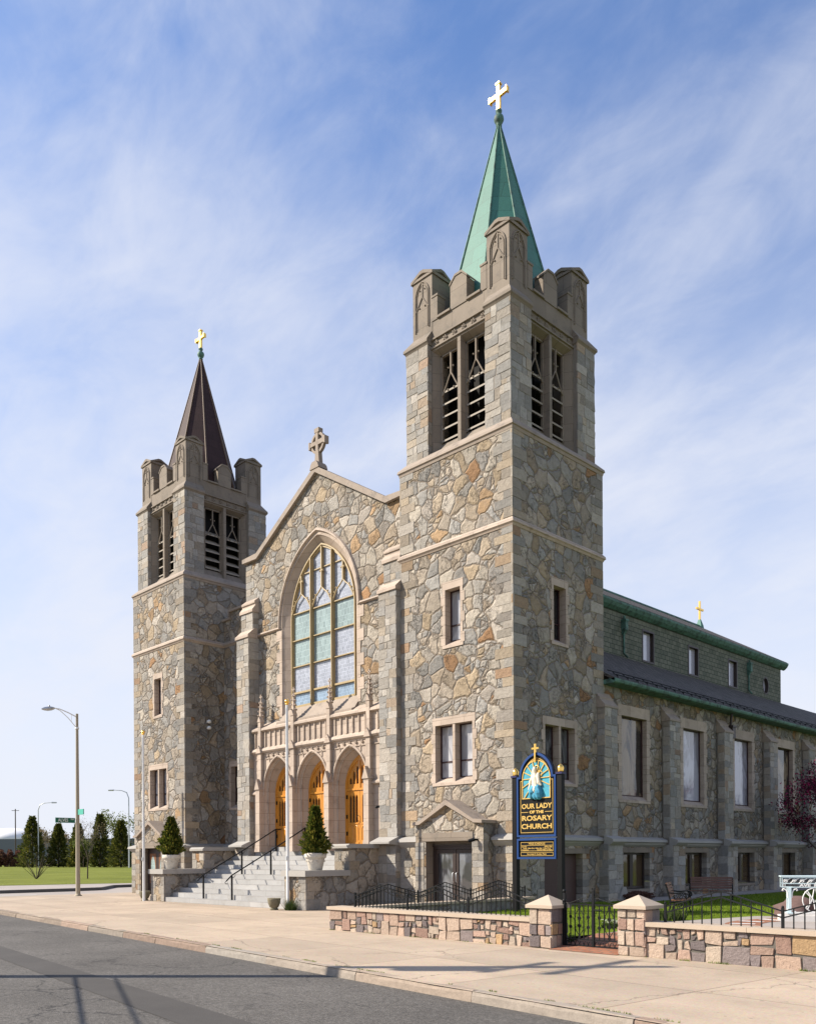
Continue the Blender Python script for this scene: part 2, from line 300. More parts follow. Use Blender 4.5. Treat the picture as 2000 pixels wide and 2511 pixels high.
def ground_mats():
    t = NT('asphalt'); p = t.obj; n = t.noise(p, .5, 6, .6).outputs[0]; g = t.noise(p, 26, 4, .8).outputs[0]; g2 = t.vor(p, 70, dim='3D').outputs['Distance']
    c = t.ramp(n, [(.3, (.108, .101, .093)), (.7, (.158, .148, .136))]); c = t.mix(1, c, t.math('ADD', .30, t.math('MULTIPLY', g, 1.4)), 'MULTIPLY'); sk = t.vor(p, 38, dim='3D').outputs['Color']; sks = t.n('ShaderNodeSeparateColor'); t.l(sk, sks.inputs[0]); c = t.mix(1, c, t.math('ADD', .72, t.math('MULTIPLY', sks.outputs[0], .56)), 'MULTIPLY')
    oil = t.math('MULTIPLY', t.rng(t.noise(p, .9, 4, .6).outputs[0], .62, .74), .55); c = t.mix(oil, c, (.05, .047, .045))
    wv = t.vm('ADD', p, t.vm('SCALE', t.noise(p, 1.2, 5, .7).outputs['Color'], .9))
    cr = t.vor(wv, .42, 'DISTANCE_TO_EDGE', '3D'); cm = t.rng(cr.outputs['Distance'], .002, .010, 1, 0)
    cm = t.math('MULTIPLY', cm, t.rng(t.noise(p, .35, 3).outputs[0], .42, .56))
    c = t.mix(t.math('MULTIPLY', cm, .8), c, (.03, .03, .03))
    sm = t.math('MULTIPLY', t.rng(t.noise(t.vm('MULTIPLY', p, (.35, 2.2, 1)), 1.6, 5, .75).outputs[0], .60, .70), .55)
    c = t.mix(sm, c, (.045, .044, .045))
    t.bump(t.math('ADD', g, g2), .5, .012); MT['asphalt'] = t.fin(c, .85, 0, .3)
    t = NT('asphalt_patch'); p = t.obj; n = t.noise(p, .8, 6, .6).outputs[0]; g = t.noise(p, 40, 4, .7).outputs[0]
    c = t.ramp(n, [(.3, (.072, .067, .063)), (.7, (.096, .090, .084))]); c = t.mix(1, c, t.math('ADD', .75, t.math('MULTIPLY', g, .5)), 'MULTIPLY'); t.bump(g, .3, .006); MT['patch'] = t.fin(c, .85, 0, .3)
    t = NT('sidewalk_concrete'); p = t.obj; n = t.noise(p, .45, 7, .62).outputs[0]; g = t.noise(p, 60, 3, .8).outputs[0]; sp = t.vor(p, 45, dim='3D').outputs['Color']
    c = t.ramp(n, [(.28, (.485, .39, .295)), (.72, (.60, .485, .37))]); c = t.mix(1, c, t.math('ADD', .82, t.math('MULTIPLY', g, .36)), 'MULTIPLY')
    c = t.mix(.10, c, sp, 'OVERLAY')
    rot = t.n('ShaderNodeMapping'); t.put(p, rot.inputs[0]); rot.inputs['Rotation'].default_value = (0, 0, math.radians(5.4)); rot.inputs['Location'].default_value = (.35, 1.0, 0)
    b = t.n('ShaderNodeTexBrick'); t.put(rot.outputs[0], b.inputs['Vector']); b.offset = 0; b.inputs['Scale'].default_value = 1; b.inputs['Color1'].default_value = (.86, .865, .87, 1); b.inputs['Color2'].default_value = (1.04, 1.03, 1.02, 1)
    b.inputs['Mortar'].default_value = (.40, .37, .33, 1); b.inputs['Mortar Size'].default_value = .009; b.inputs['Brick Width'].default_value = 2.4; b.inputs['Row Height'].default_value = 2.0
    c = t.mix(1, c, b.outputs['Color'], 'MULTIPLY')
    st = t.math('MULTIPLY', t.rng(t.noise(p, 1.3, 6, .72).outputs[0], .50, .72), .5); c = t.mix(st, c, (.36, .29, .215))
    sd_ = t.math('MULTIPLY', t.rng(t.noise(p, 9, 2).outputs[0], .70, .74), .5); c = t.mix(sd_, c, (.20, .16, .13))
    wv = t.vm('ADD', p, t.vm('SCALE', t.noise(p, 1.0, 5, .7).outputs['Color'], .8)); ck = t.vor(wv, .26, 'DISTANCE_TO_EDGE', '3D')
    cm = t.math('MULTIPLY', t.rng(ck.outputs['Distance'], .0012, .005, 1, 0), t.rng(t.noise(p, .22, 2).outputs[0], .48, .58)); c = t.mix(t.math('MULTIPLY', cm, .65), c, (.16, .13, .10))
    gum = t.vor(p, 2.6, dim='3D'); gm = t.math('MULTIPLY', t.rng(gum.outputs['Distance'], .035, .055, 1, 0), .55); c = t.mix(gm, c, (.20, .165, .13))
    lo = t.noise(t.vm('MULTIPLY', p, (.5, 1.6, 1)), .6, 4, .6).outputs[0]; c = t.mix(1, c, t.math('ADD', .80, t.math('MULTIPLY', lo, .40)), 'MULTIPLY')
    t.bump(g, .25, .006); MT['walk'] = t.fin(c, .85, 0, .3)
    t = NT('pale_pavement'); p = t.obj; n = t.noise(p, .3, 7, .62).outputs[0]; g = t.noise(p, 30, 3, .8).outputs[0]
    c = t.ramp(n, [(.28, (.38, .34, .31)), (.72, (.47, .42, .38))]); c = t.mix(1, c, t.math('ADD', .8, t.math('MULTIPLY', g, .4)), 'MULTIPLY'); MT['pave'] = t.fin(c, .85, 0, .3)
    for nm, a, b_, sc in (('lawn_grass', (.13, .16, .020), (.26, .285, .050), .12), ('garden_grass', (.10, .155, .010), (.22, .30, .022), .8), ('meadow', (.10, .12, .03), (.17, .18, .06), .05)):
        t = NT(nm); p = t.obj; n = t.noise(p, sc, 7, .7).outputs[0]; g = t.noise(t.vm('MULTIPLY', p, (1, 1, .2)), 9, 5, .8).outputs[0]
        c = t.ramp(n, [(.3, a), (.7, b_)]); c = t.mix(1, c, t.math('ADD', .45, t.math('MULTIPLY', g, 1.1)), 'MULTIPLY')
        c = t.mix(t.math('MULTIPLY', t.rng(t.noise(p, sc*6, 6, .75).outputs[0], .56, .7), .5), c, (.22, .20, .07)); t.bump(g, .8, .06); MT[nm] = t.fin(c, .9, 0, .1)
ground_mats()
MT['kerb'] = stone_tint('kerb_granite', [(0, (.33, .265, .21)), (.3, (.35, .30, .25)), (.55, (.30, .27, .235)), (.8, (.34, .25, .195))], .8, .6, .012)
MT['wallst'] = stone_tint('wall_block', [(0, (.43, .30, .235)), (.18, (.50, .385, .30)), (.38, (.21, .175, .172)), (.53, (.52, .425, .335)), (.66, (.33, .215, .17)), (.76, (.26, .215, .205)), (.85, (.48, .35, .27)), (.94, (.46, .31, .17))], .85, .8, .03, nscale=14)
MT['wallcap'] = plain('pink_cap', (.56, .455, .35), .8, var=.12, scale=2.5, bump=.3, bscale=60)
MT['wallmort'] = plain('wall_mortar', (.15, .135, .115), .9, bump=.4)
MT['conifer'] = leafmat('conifer_needles', (.055, .075, .016), (.13, .145, .03), (.32, .29, .06), .3)
MT['thuja'] = leafmat('thuja_sprays', (.04, .07, .012), (.13, .16, .024), (.32, .27, .05), .35)
MT['spring'] = leafmat('spring_leaves', (.10, .13, .03), (.17, .21, .05), (.27, .30, .09))
MT['buds'] = leafmat('tan_buds', (.20, .15, .09), (.27, .21, .12), (.32, .27, .16))
MT['crab'] = leafmat('crimson_leaves', (.035, .004, .012), (.10, .008, .035), (.50, .03, .14))
MT['hedge'] = leafmat('red_hedge_leaves', (.10, .045, .035), (.16, .075, .055), (.20, .12, .08))
MT['blade'] = leafmat('grass_blades', (.08, .15, .01), (.16, .26, .015), (.28, .36, .03))
MT['plantg'] = leafmat('plant_leaves', (.03, .06, .012), (.06, .10, .02), (.12, .15, .04))

# ------------------------------------------------------------------ mesh builder
WLOC = {}
class B:
    def __init__(s): s.v = []; s.f = []; s.m = []; s.t = []; s.s = []; s.tint = (.5, .5, .5)
    def rt(s): s.tint = (random.random(), random.random(), random.random())
    def face(s, pts, m=0, sm=False):
        k = len(s.v); s.v += [tuple(p) for p in pts]; s.f.append(tuple(range(k, k+len(pts)))); s.m.append(m); s.t.append(s.tint); s.s.append(sm)
    def mesh(s, vs, fs, m=0, sm=False):
        k = len(s.v); s.v += [tuple(p) for p in vs]
        for f in fs: s.f.append(tuple(i+k for i in f)); s.m.append(m); s.t.append(s.tint); s.s.append(sm)
    def box(s, x0, x1, y0, y1, z0, z1, m=0):
        s.hexa([(x0, y0, z0), (x1, y0, z0), (x1, y1, z0), (x0, y1, z0), (x0, y0, z1), (x1, y0, z1), (x1, y1, z1), (x0, y1, z1)], m)
    def hexa(s, p, m=0): s.mesh(p, [(0, 3, 2, 1), (4, 5, 6, 7), (0, 1, 5, 4), (1, 2, 6, 5), (2, 3, 7, 6), (3, 0, 4, 7)], m)
    def prism(s, pts, vec, m=0, sm=False):
        n = len(pts); vec = Vector(vec); a = [Vector(p) for p in pts]; b = [p+vec for p in a]
        s.mesh(a+b, [tuple(range(n))[::-1], tuple(range(n, 2*n))]+[(i, (i+1) % n, n+(i+1) % n, n+i) for i in range(n)], m, sm)
    def ribbon(s, pa, pb, m=0, closed=False, sm=False):
        n = len(pa); s.mesh(list(pa)+list(pb), [(i, (i+1) % n, n+(i+1) % n, n+i) for i in range(n if closed else n-1)], m, sm)
    def tube(s, path, r, n=8, m=0, cap=True, sm=True):
        P = [Vector(p) for p in path]; R = r if isinstance(r, (list, tuple)) else [r]*len(P); vs = []; fs = []
        prev = None
        for i, p in enumerate(P):
            d = (P[min(i+1, len(P)-1)]-P[max(i-1, 0)]).normalized()
            if prev is None:
                u = d.orthogonal().normalized()
            else:
                u = (prev - d*prev.dot(d)); u = u.normalized() if u.length > 1e-6 else d.orthogonal().normalized()
            prev = u; vv = d.cross(u)
            vs += [p+R[i]*(math.cos(2*PI*k/n)*u+math.sin(2*PI*k/n)*vv) for k in range(n)]
        for i in range(len(P)-1):
            for k in range(n): fs.append((i*n+k, i*n+(k+1) % n, (i+1)*n+(k+1) % n, (i+1)*n+k))
        s.mesh(vs, fs, m, sm)
        if cap: s.mesh(vs[:n], [tuple(range(n))[::-1]], m); s.mesh(vs[-n:], [tuple(range(n))], m)
    def bar(s, a, b, w, h=None, m=0, up=(0, 0, 1)):
        a = Vector(a); b = Vector(b); d = (b-a).normalized(); h = h or w; u = Vector(up)
        if abs(d.dot(u)) > .99: u = Vector((1, 0, 0))
        x = d.cross(u).normalized()*w/2; y = x.cross(d).normalized()*h/2
        s.hexa([a-x-y, a+x-y, a+x+y, a-x+y, b-x-y, b+x-y, b+x+y, b-x+y], m)
    def lathe(s, cx, cy, prof, n=20, m=0, rot=0., sm=True, z0=0.):
        vs = []; fs = []
        for r, z in prof: vs += [(cx+r*math.cos(rot+2*PI*k/n), cy+r*math.sin(rot+2*PI*k/n), z+z0) for k in range(n)]
        for i in range(len(prof)-1):
            for k in range(n): fs.append((i*n+k, i*n+(k+1) % n, (i+1)*n+(k+1) % n, (i+1)*n+k))
        fs.append(tuple(range(n))[::-1]); fs.append(tuple(range((len(prof)-1)*n, len(prof)*n))); s.mesh(vs, fs, m, sm)
    def ball(s, c, r, m=0, n=10, sz=1.):
        k = n//2+1; s.lathe(c[0], c[1], [(max(1e-3, r*math.sin(PI*i/k)), c[2]-r*sz*math.cos(PI*i/k)) for i in range(k+1)], n, m)
    def poly(s, outer, holes, mp, m=0):
        loops = [[Vector((u, z, 0)) for u, z in outer]]+[[Vector((u, z, 0)) for u, z in h] for h in holes]
        flat = [p for l in loops for p in l]; s.mesh([mp(p.x, p.y) for p in flat], [tuple(t) for t in tessellate_polygon(loops)], m)
    def obj(s, name, mats, parent=None, loc=None, recalc=True):
        off = Vector(loc) if loc is not None else (WLOC.get(parent.name, Vector()) if parent else Vector())
        me = bpy.data.meshes.new(name); me.from_pydata([tuple(Vector(p)-off) for p in s.v], [], s.f)
        if isinstance(mats, str): mats = [mats]
        for k in mats: me.materials.append(MT[k])
        me.polygons.foreach_set('material_index', s.m); me.polygons.foreach_set('use_smooth', s.s)
        if recalc:
            bm = bmesh.new(); bm.from_mesh(me); bmesh.ops.recalc_face_normals(bm, faces=bm.faces); bm.to_mesh(me); bm.free()
        uv = me.uv_layers.new(name='UVMap'); co = []; ox, oy, oz = off
        V_ = me.vertices
        for p in me.polygons:
            n = p.normal; ax = 2 if abs(n.z) > .75 else (0 if abs(n.x) > abs(n.y) else 1)
            for vi in p.vertices:
                x, y, z = V_[vi].co; x += ox; y += oy; z += oz
                co += (x, y) if ax == 2 else ((y+31.7, z) if ax == 0 else (x, z))
        uv.data.foreach_set('uv', co)
        at = me.attributes.new('tint', 'FLOAT_COLOR', 'FACE'); at.data.foreach_set('color', [c for t in s.t for c in (*t, 1)])
        o = bpy.data.objects.new(name, me); COL.objects.link(o)
        if parent: o.parent = parent; WLOC[o.name] = off
        else: o.location = off; WLOC[o.name] = off
        return o
def empty(name, loc, label, cat, group=None):
    o = bpy.data.objects.new(name, None); COL.objects.link(o); o.location = loc; o.empty_display_size = .3; WLOC[o.name] = Vector(loc)
    return tag(o, label, cat, group)
def tag(o, label, cat, group=None):
    o['label'] = label; o['category'] = cat
    if group: o['group'] = group
    return o
def kind(o, k): o['kind'] = k; return o
def copy_tree(o, loc=None, rot=None, label=None, scale=None):
    c = o.copy(); COL.objects.link(c)
    if loc is not None: c.location = loc
    if rot is not None: c.rotation_euler = (0, 0, rot)
    if scale is not None: c.scale = (scale,)*3 if isinstance(scale, (int, float)) else scale
    if label: c['label'] = label
    for ch in o.children:
        d = copy_tree(ch); d.parent = c
    return c
def arch(hw, zs, za, n=14, xc=0., bottom=None):
    r = za-zs; R = (hw*hw+r*r)/(2*hw); th = math.acos(max(-1, min(1, (R-hw)/R))) if R > hw else PI/2
    left = [(-hw+R-R*math.cos(th*i/n), zs+R*math.sin(th*i/n)) for i in range(n+1)]
    pts = left+[(-x, z) for x, z in left[::-1][1:]]
    if bottom is not None: pts = [(-hw, bottom)]+pts+[(hw, bottom)]
    return [(x+xc, z) for x, z in pts]
def arch_z(x, hw, zs, za):
    x = abs(x); r = za-zs; R = (hw*hw+r*r)/(2*hw); return zs+math.sqrt(max(0, R*R-(x+R-hw)**2))
def rect(u0, u1, z0, z1): return [(u0, z0), (u1, z0), (u1, z1), (u0, z1)]
class Face:
    """wall frame: u along the wall, d inwards, z up"""
    def __init__(s, O, U, N): s.O = Vector(O); s.U = Vector(U); s.N = Vector(N)
    def __call__(s, u, d, z): return s.O+u*s.U-d*s.N+Vector((0, 0, z))
    def at(s, d): return lambda u, z: s(u, d, z)
    def box(s, b, u0, u1, d0, d1, z0, z1, m=0): b.hexa([s(u0, d0, z0), s(u1, d0, z0), s(u1, d1, z0), s(u0, d1, z0), s(u0, d0, z1), s(u1, d0, z1), s(u1, d1, z1), s(u0, d1, z1)], m)
    def prof(s, b, pts, u0, u1, m=0): b.prism([s(u0, d, z) for d, z in pts], s.U*(u1-u0), m)

# ================================================================== SETTING: ground
def KY(x): return -11.1-.103*(x-1.5)          # kerb line
def flat(name, pts, z, m, k='structure'):
    b = B(); b.face([(x, y, z) for x, y in pts]); o = b.obj(name, m); o.data.polygons[0].use_smooth = False
    return kind(o, k)
flat('ground', [(-1500, -1500), (1500, -1500), (1500, 1500), (-1500, 1500)], -.35, 'meadow')
flat('road', [(-400, KY(-400)-.02), (60, KY(60)-.02), (60, KY(60)-6.3), (-400, KY(-400)-6.3)], -.135, 'asphalt')
flat('road_patch', [(-60, -7.0), (-2.66, -13.30), (3.95, -14.02), (9.0, -14.57), (30, -16.9), (30, -17.6), (8.4, -15.12), (3.7, -14.58), (-.77, -14.06), (-60, -7.75)], -.130, 'patch')
flat('sidewalk', [(-24, KY(-24)), (60, KY(60)), (60, 3), (-24, 3)], -.004, 'walk')
flat('side_street', [(-24, KY(-24)), (-24, 60), (-31.5, 60), (-31.5, 3.9), (-31.2, 2.9), (-28.0, .7), (-27.75, -1), (-27.75, KY(-27.75))], -.008, 'pave')
flat('far_pavement', [(-31.6, 60), (-31.6, 3.9), (-31.3, 2.95), (-28.1, .75), (-27.85, -1), (-27.85, -8), (-400, 31), (-400, 60)], .142, 'pave')
b = B(); kp = [(-31.5, 60), (-31.5, 3.9), (-31.2, 2.9), (-28.0, .7), (-27.75, -1), (-27.75, -8)]
for (x0, y0), (x1, y1) in zip(kp, kp[1:]):
    b.hexa([(x0, y0, -.1), (x1, y1, -.1), (x1-.14, y1, -.1), (x0-.14, y0, -.1), (x0, y0, .15), (x1, y1, .15), (x1-.14, y1, .15), (x0-.14, y0, .15)])
MT['kerbd'] = plain('dark_kerb', (.13, .125, .125), .8)
kind(b.obj('far_kerb', 'kerbd'), 'structure')
flat('lawn', [(-33.8, 8), (-35.6, -1.2), (-36, -6), (-420, 33), (-420, 300), (-60, 300), (-33.8, 60)], .152, 'lawn_grass')
flat('road_marking', [(-26.6, -6.9), (-26.4, -6.9), (-24.8, -3.9), (-25.0, -3.9)], -.003, 'white')
# near kerb of granite lengths
b = B(); x = -60.
while x < 30:
    L = random.uniform(1.6, 2.6); b.rt(); x1 = x+L-.014; h0 = random.uniform(-.006, .006); n = Vector((.1025, .995, 0))
    def kp_(xx, d, z): return (xx+.1025*d, KY(xx)+.995*d, z)
    pr = [(-.012, -.2), (.0, -.05), (.012, -.012), (.035, 0.004), (.15, .004), (.15, -.2)]
    seg = 7; rows = []
    for i in range(seg+1):
        xx = x+(x1-x)*i/seg; rows.append([kp_(xx, d+random.uniform(-.008, .008), z+h0+(random.uniform(-.012, .006) if z > -.1 else 0)) for d, z in pr])
    for i in range(seg): b.ribbon(rows[i], rows[i+1])
    b.face(rows[0]); b.face(rows[-1][::-1]); x += L
kind(b.obj('kerb', 'kerb'), 'structure')
# weeds in the joint behind the kerb and at the foot of the wall (ground cover)
b = B()
def blade(b, x, y, z, h, wd):
    a = random.uniform(0, PI); dx, dy = math.cos(a)*wd/2, math.sin(a)*wd/2; lx, ly = random.gauss(0, h*.35), random.gauss(0, h*.35); b.rt()
    b.face([(x-dx, y-dy, z), (x+dx, y+dy, z), (x+lx, y+ly, z+h)])
for i in range(2600):
    xx = random.uniform(-2, 14); k = math.sin(xx*3.1)+math.sin(xx*7.7+1)+math.sin(xx*1.3)
    if k < .4: continue
    blade(b, xx, KY(xx)+.16+random.gauss(0, .008), -.004, random.uniform(.01, .03), .008)
for i in range(1500):
    xx = random.choice((random.uniform(8.5, 14), random.uniform(.6, 6.2), random.uniform(8.5, 11))); k = math.sin(xx*4.1)+math.sin(xx*9.7+1)
    if k < .5: continue
    blade(b, xx, -7.34-abs(random.gauss(0, .015)), -.004, random.uniform(.015, .05), .008)
kind(b.obj('weeds', 'blade'), 'stuff')

def pack(u0, u1, z0, z1, out, mn=.10, mx_=.30):
    w_, h_ = u1-u0, z1-z0
    if (w_ <= mx_*1.35 and h_ <= mx_) and (random.random() < .55 or (w_ < mn*2.1 and h_ < mn*2.1)) : out.append((u0, u1, z0, z1)); return
    if w_ < mn*2 and h_ < mn*2: out.append((u0, u1, z0, z1)); return
    if (w_ > h_*1.25 or h_ < mn*2) and w_ >= mn*2: c = u0+w_*random.uniform(.34, .66); pack(u0, c, z0, z1, out, mn, mx_); pack(c, u1, z0, z1, out, mn, mx_)
    elif h_ >= mn*1.6: c = z0+h_*random.uniform(.36, .64); pack(u0, u1, z0, c, out, mn, mx_); pack(u0, u1, c, z1, out, mn, mx_)
    else: out.append((u0, u1, z0, z1))
def stones(b, F, u0, u1, z0, z1, mn=.10, mx_=.30, g=.011, pr=.022, jit=.008):
    L = []; pack(u0, u1, z0, z1, L, mn, mx_)
    for a, c, p, q in L:
        b.rt(); e = pr*random.uniform(.6, 1.4); ins = .008
        j = lambda: random.uniform(-jit, jit)
        cor = [(a+g+j(), p+g+j()), (c-g+j(), p+g+j()), (c-g+j(), q-g+j()), (a+g+j(), q-g+j())]
        # octagonal outline with knocked corners
        out = []
        for i in range(4):
            P0 = Vector(cor[i]); Pp = Vector(cor[i-1]); Pn = Vector(cor[(i+1) % 4]); k = min(.014, .15*min((Pp-P0).length, (Pn-P0).length))*random.uniform(.4, 1)
            out += [P0+(Pp-P0).normalized()*k, P0+(Pn-P0).normalized()*k]
        ce = sum(out, Vector((0, 0)))/8
        inn_ = [ce+(o_-ce)*max(.5, 1-ins/max(.02, (o_-ce).length)) for o_ in out]
        A = [F(o_.x, .03, o_.y) for o_ in out]; Bm = [F(o_.x, -e*.6, o_.y) for o_ in out]; Cc = [F(o_.x, -e, o_.y) for o_ in inn_]
        b.ribbon(A, Bm, 0, True); b.ribbon(Bm, Cc, 0, True); b.face(Cc)
def rubble(b, F, u0, u1, z0, z1): stones(b, F, u0, u1, z0, z1, .17, .46, .006, .012, .022)
# ================================================================== CHURCH
W = 4.64; LX = 18.33
church = empty('church', (-9.3, 2, 0), 'large fieldstone church with two unequal spired towers, gabled front and long slate-roofed nave', 'church')
def part(bb, name, mats, parent=church): return bb.obj(name, mats, parent)
def faces4(ox):
    return [Face((ox-W, 0, 0), (1, 0, 0), (0, -1, 0)), Face((ox, 0, 0), (0, 1, 0), (1, 0, 0)), Face((ox, W, 0), (-1, 0, 0), (0, 1, 0)), Face((ox-W, W, 0), (0, -1, 0), (-1, 0, 0))]
def quoins(b, F, side, z0, z1, width=W, pr=.012, long=.62, short=.36):
    """toothed corner blocks on one face; side -1 = at u 0, +1 = at u width"""
    z = z0; k = 0
    while z < z1-.08:
        h = min(random.uniform(.22, .36), z1-z); L = (long if (k % 2 == (0 if side < 0 else 1)) else short)*random.uniform(.85, 1.15); b.rt()
        g = .012
        a = (-pr, L) if side < 0 else (width-L, width+pr)
        F.box(b, a[0], a[1], -pr*random.uniform(.7, 1.3), .05, z+g, z+h, 0); z += h; k += 1
def stone_window(F, uc, z0, z1, wd, mull=False, name='tower_window', dep=.32, pane='pane', sashm='sash', rail=.32, jam=.10, lint=.24, pro=.016):
    b = B(); h = wd/2; u0, u1 = uc-h, uc+h
    F.box(b, u0-jam-.02, u1+jam+.02, -pro, dep, z1, z1+lint)
    z = z0; k = 0
    while z < z1-.02:
        hh = min(.31, z1-z); j = jam if k % 2 else jam+.075
        for s in (-1, 1):
            a, c = (u0-j, u0) if s < 0 else (u1, u1+j)
            F.box(b, a, c, -pro, dep, z+.004, z+hh-.002)
        z += hh; k += 1
    b.prism([F(u0-jam-.02, d, zz) for d, zz in ((-pro-.012, z0-.10), (-pro-.012, z0-.01), (dep-.06, z0+.16), (dep+.04, z0+.16), (dep+.04, z0-.10))], F.U*(2*h+2*jam+.04))
    lights = [(u0, u1)]
    if mull:
        F.box(b, uc-.05, uc+.05, .0, dep, z0-.005, z1); lights = [(u0, uc-.05), (uc+.05, u1)]
    o = part(b, name, 'trim')
    b = B(); g = B()
    for a, c in lights:
        f = .04; zb = z0+.10
        for q in ((a, a+f, zb, z1), (c-f, c, zb, z1), (a+f, c-f, z1-f, z1), (a+f, c-f, zb, zb+f*1.9)): F.box(b, q[0], q[1], dep-.09, dep-.02, q[2], q[3])
        if rail:
            zr = zb+(z1-zb)*rail; F.box(b, a+f, c-f, dep-.075, dep-.03, zr, zr+.045)
        g.face([F(a+f*.5, dep-.05, zb), F(c-f*.5, dep-.05, zb), F(c-f*.5, dep-.05, z1-.01), F(a+f*.5, dep-.05, z1-.01)])
    part(b, 'sash', sashm, o); part(g, 'pane', pane, o)
    return o

def tower(ox, spire_m, rib_m, fin_m):
    F4 = faces4(ox); main = ox == 0
    FR, SD = F4[0], F4[1]
    # shaft walls, with holes where the windows are
    b = B()
    holesF = [rect(W-2.66, W-2.03, 8.17, 9.88), rect(W-3.11, W-1.57, 3.93, 5.72)]
    holesS = [rect(1.95, 2.58, 8.16, 9.87), rect(1.48, 3.02, 3.87, 5.6)] if main else []
    for i, F in enumerate(F4):
        b.poly(rect(0, W, 1.9, 14.1), holesF if i == 0 else (holesS if i == 1 else []), F.at(0))
    # plinth
    pl = .10
    dr = rect(W-3.06, W-1.12, -.1, 2.12)
    sdoor = rect(1.28+pl, 3.25+pl, -.05, 1.70)
    for i, F in enumerate(F4):
        FF = Face(F.O+F.N*pl-F.U*pl, F.U, F.N); hol = []
        if i == 0:
            hol = [[(u+pl, z) for u, z in dr]]
        if i == 1 and main: hol = [sdoor]
        def bite(hol): return hol
        if hol:
            h = hol[0]; u0, u1, zt = h[0][0], h[1][0], h[2][1]
            b.poly([(0, -.1), (u0, -.1), (u0, zt), (u1, zt), (u1, -.1), (W+2*pl, -.1), (W+2*pl, 2.0), (0, 2.0)], [], FF.at(0))
        else: b.poly(rect(0, W+2*pl, -.1, 2.0), [], FF.at(0))
    part(b, 'tower_wall', 'field')
    for i, F in enumerate(F4[:2]+F4[3:]):
        for s in (-1, 1):
            FF = Face(F.O+F.N*pl-F.U*pl, F.U, F.N)
            for F_, z0, z1, w_ in ((F, 2.3, 11.18, W), (F, 11.44, 14.05, W), (FF, 0.0, 1.9, W+2*pl)): q = B(); quoins(q, F_, s, z0, z1, w_); part(q, 'quoin', 'quoin')
    # water table, two string courses
    b = B()
    wt = [(-.0, 2.28), (-.24, 2.19), (-.26, 2.10), (-.20, 2.08), (-.18, 2.03), (-.10, 1.94), (.05, 1.94), (.05, 2.28)]
    def ring(prof, cut=None, mat=0):
        for i, F in enumerate(F4):
            segs = [(0, W)]
            if cut and i in cut: segs = cut[i]
            for a, c in segs:
                P = []
                for u, sgn in ((a, -1), (c, 1)):
                    mit = (u == 0 or u == W)
                    P.append([F(u+(sgn*-d if mit else 0), d, z) for d, z in prof])
                n = len(prof); b.mesh(P[0]+P[1], [(k, (k+1) % n, n+(k+1) % n, n+k) for k in range(n)]+[tuple(range(n)), tuple(range(n, 2*n))], mat)
    ring(wt, {0: [(0, W-3.52), (W-.66, W)]})
    part(b, 'water_table', 'cap')
    b = B(); ring([(0, 11.43), (-.075, 11.34), (-.085, 11.27), (-.05, 11.24), (-.02, 11.18), (.03, 11.18), (.03, 11.43)]); part(b, 'string_course', 'trim')
    b = B(); ring([(.18, 14.42), (-.06, 14.17), (-.075, 14.09), (-.04, 14.07), (-.02, 13.98), (.03, 13.98), (.18, 14.0)]); part(b, 'belfry_string', 'coping')
    # windows
    stone_window(FR, W-2.345, 8.17, 9.88, .63, pane='panec'); stone_window(FR, W-2.34, 3.93, 5.72, 1.54, True, pane='panec')
    if main:
        stone_window(SD, 2.265, 8.16, 9.87, .63, pane='paned'); stone_window(SD, 2.25, 3.87, 5.6, 1.54, True, pane='pane')
    # belfry: four rubble corner piers, recessed screens
    s0 = .16; pw = .97; zt = 17.98
    b = B()
    for (i, j) in ((0, 0), (1, 0), (1, 1), (0, 1)):
        x0 = ox-W+s0 if i == 0 else ox-s0-pw; y0 = s0 if j == 0 else W-s0-pw
        b = B(); b.box(x0, x0+pw, y0, y0+pw, 14.2, zt+.05); pr_ = part(b, 'belfry_pier', 'mortar'); b = B()
        if j == 0: rubble(b, Face((x0, y0, 0), (1, 0, 0), (0, -1, 0)), -.008, pw+.008, 14.3, zt)
        rubble(b, Face((x0+pw, y0, 0), (0, 1, 0), (1, 0, 0)), -.004, pw+.004, 14.3, zt); part(b, 'stonework', 'rubble', pr_)
    for i, F in enumerate(F4):
        b = B(); a, c = s0+pw, W-s0-pw; uc = W/2; d0 = .32; d1 = .58; zs, zl = 14.42, 17.62
        lw = .86; L = [(uc-.095-lw, uc-.095), (uc+.095, uc+.095+lw)]
        # outer frame plane d0 -> light plane d1, splayed
        def splay(o, n):
            (ou0, ou1, oz0, oz1), (nu0, nu1, nz0, nz1) = o, n
            A = [F(ou0, d0, oz0), F(ou0, d0, oz1), F(ou1, d0, oz1), F(ou1, d0, oz0)]; Bq = [F(nu0, d1, nz0), F(nu0, d1, nz1), F(nu1, d1, nz1), F(nu1, d1, nz0)]
            b.ribbon(A, Bq, 0, True)
        O = [(a+.06, uc-.065, zs, zl+.12), (uc+.065, c-.06, zs, zl+.12)]
        for o, n in zip(O, L): splay(o, (n[0], n[1], 14.80, 17.6))
        b.poly(rect(a-.05, c+.05, zs-.02, 17.85), [rect(*o) for o in O], F.at(d0))
        scr = part(b, 'belfry_screen', 'granite')
        t = B(); lv = B(); v = B()
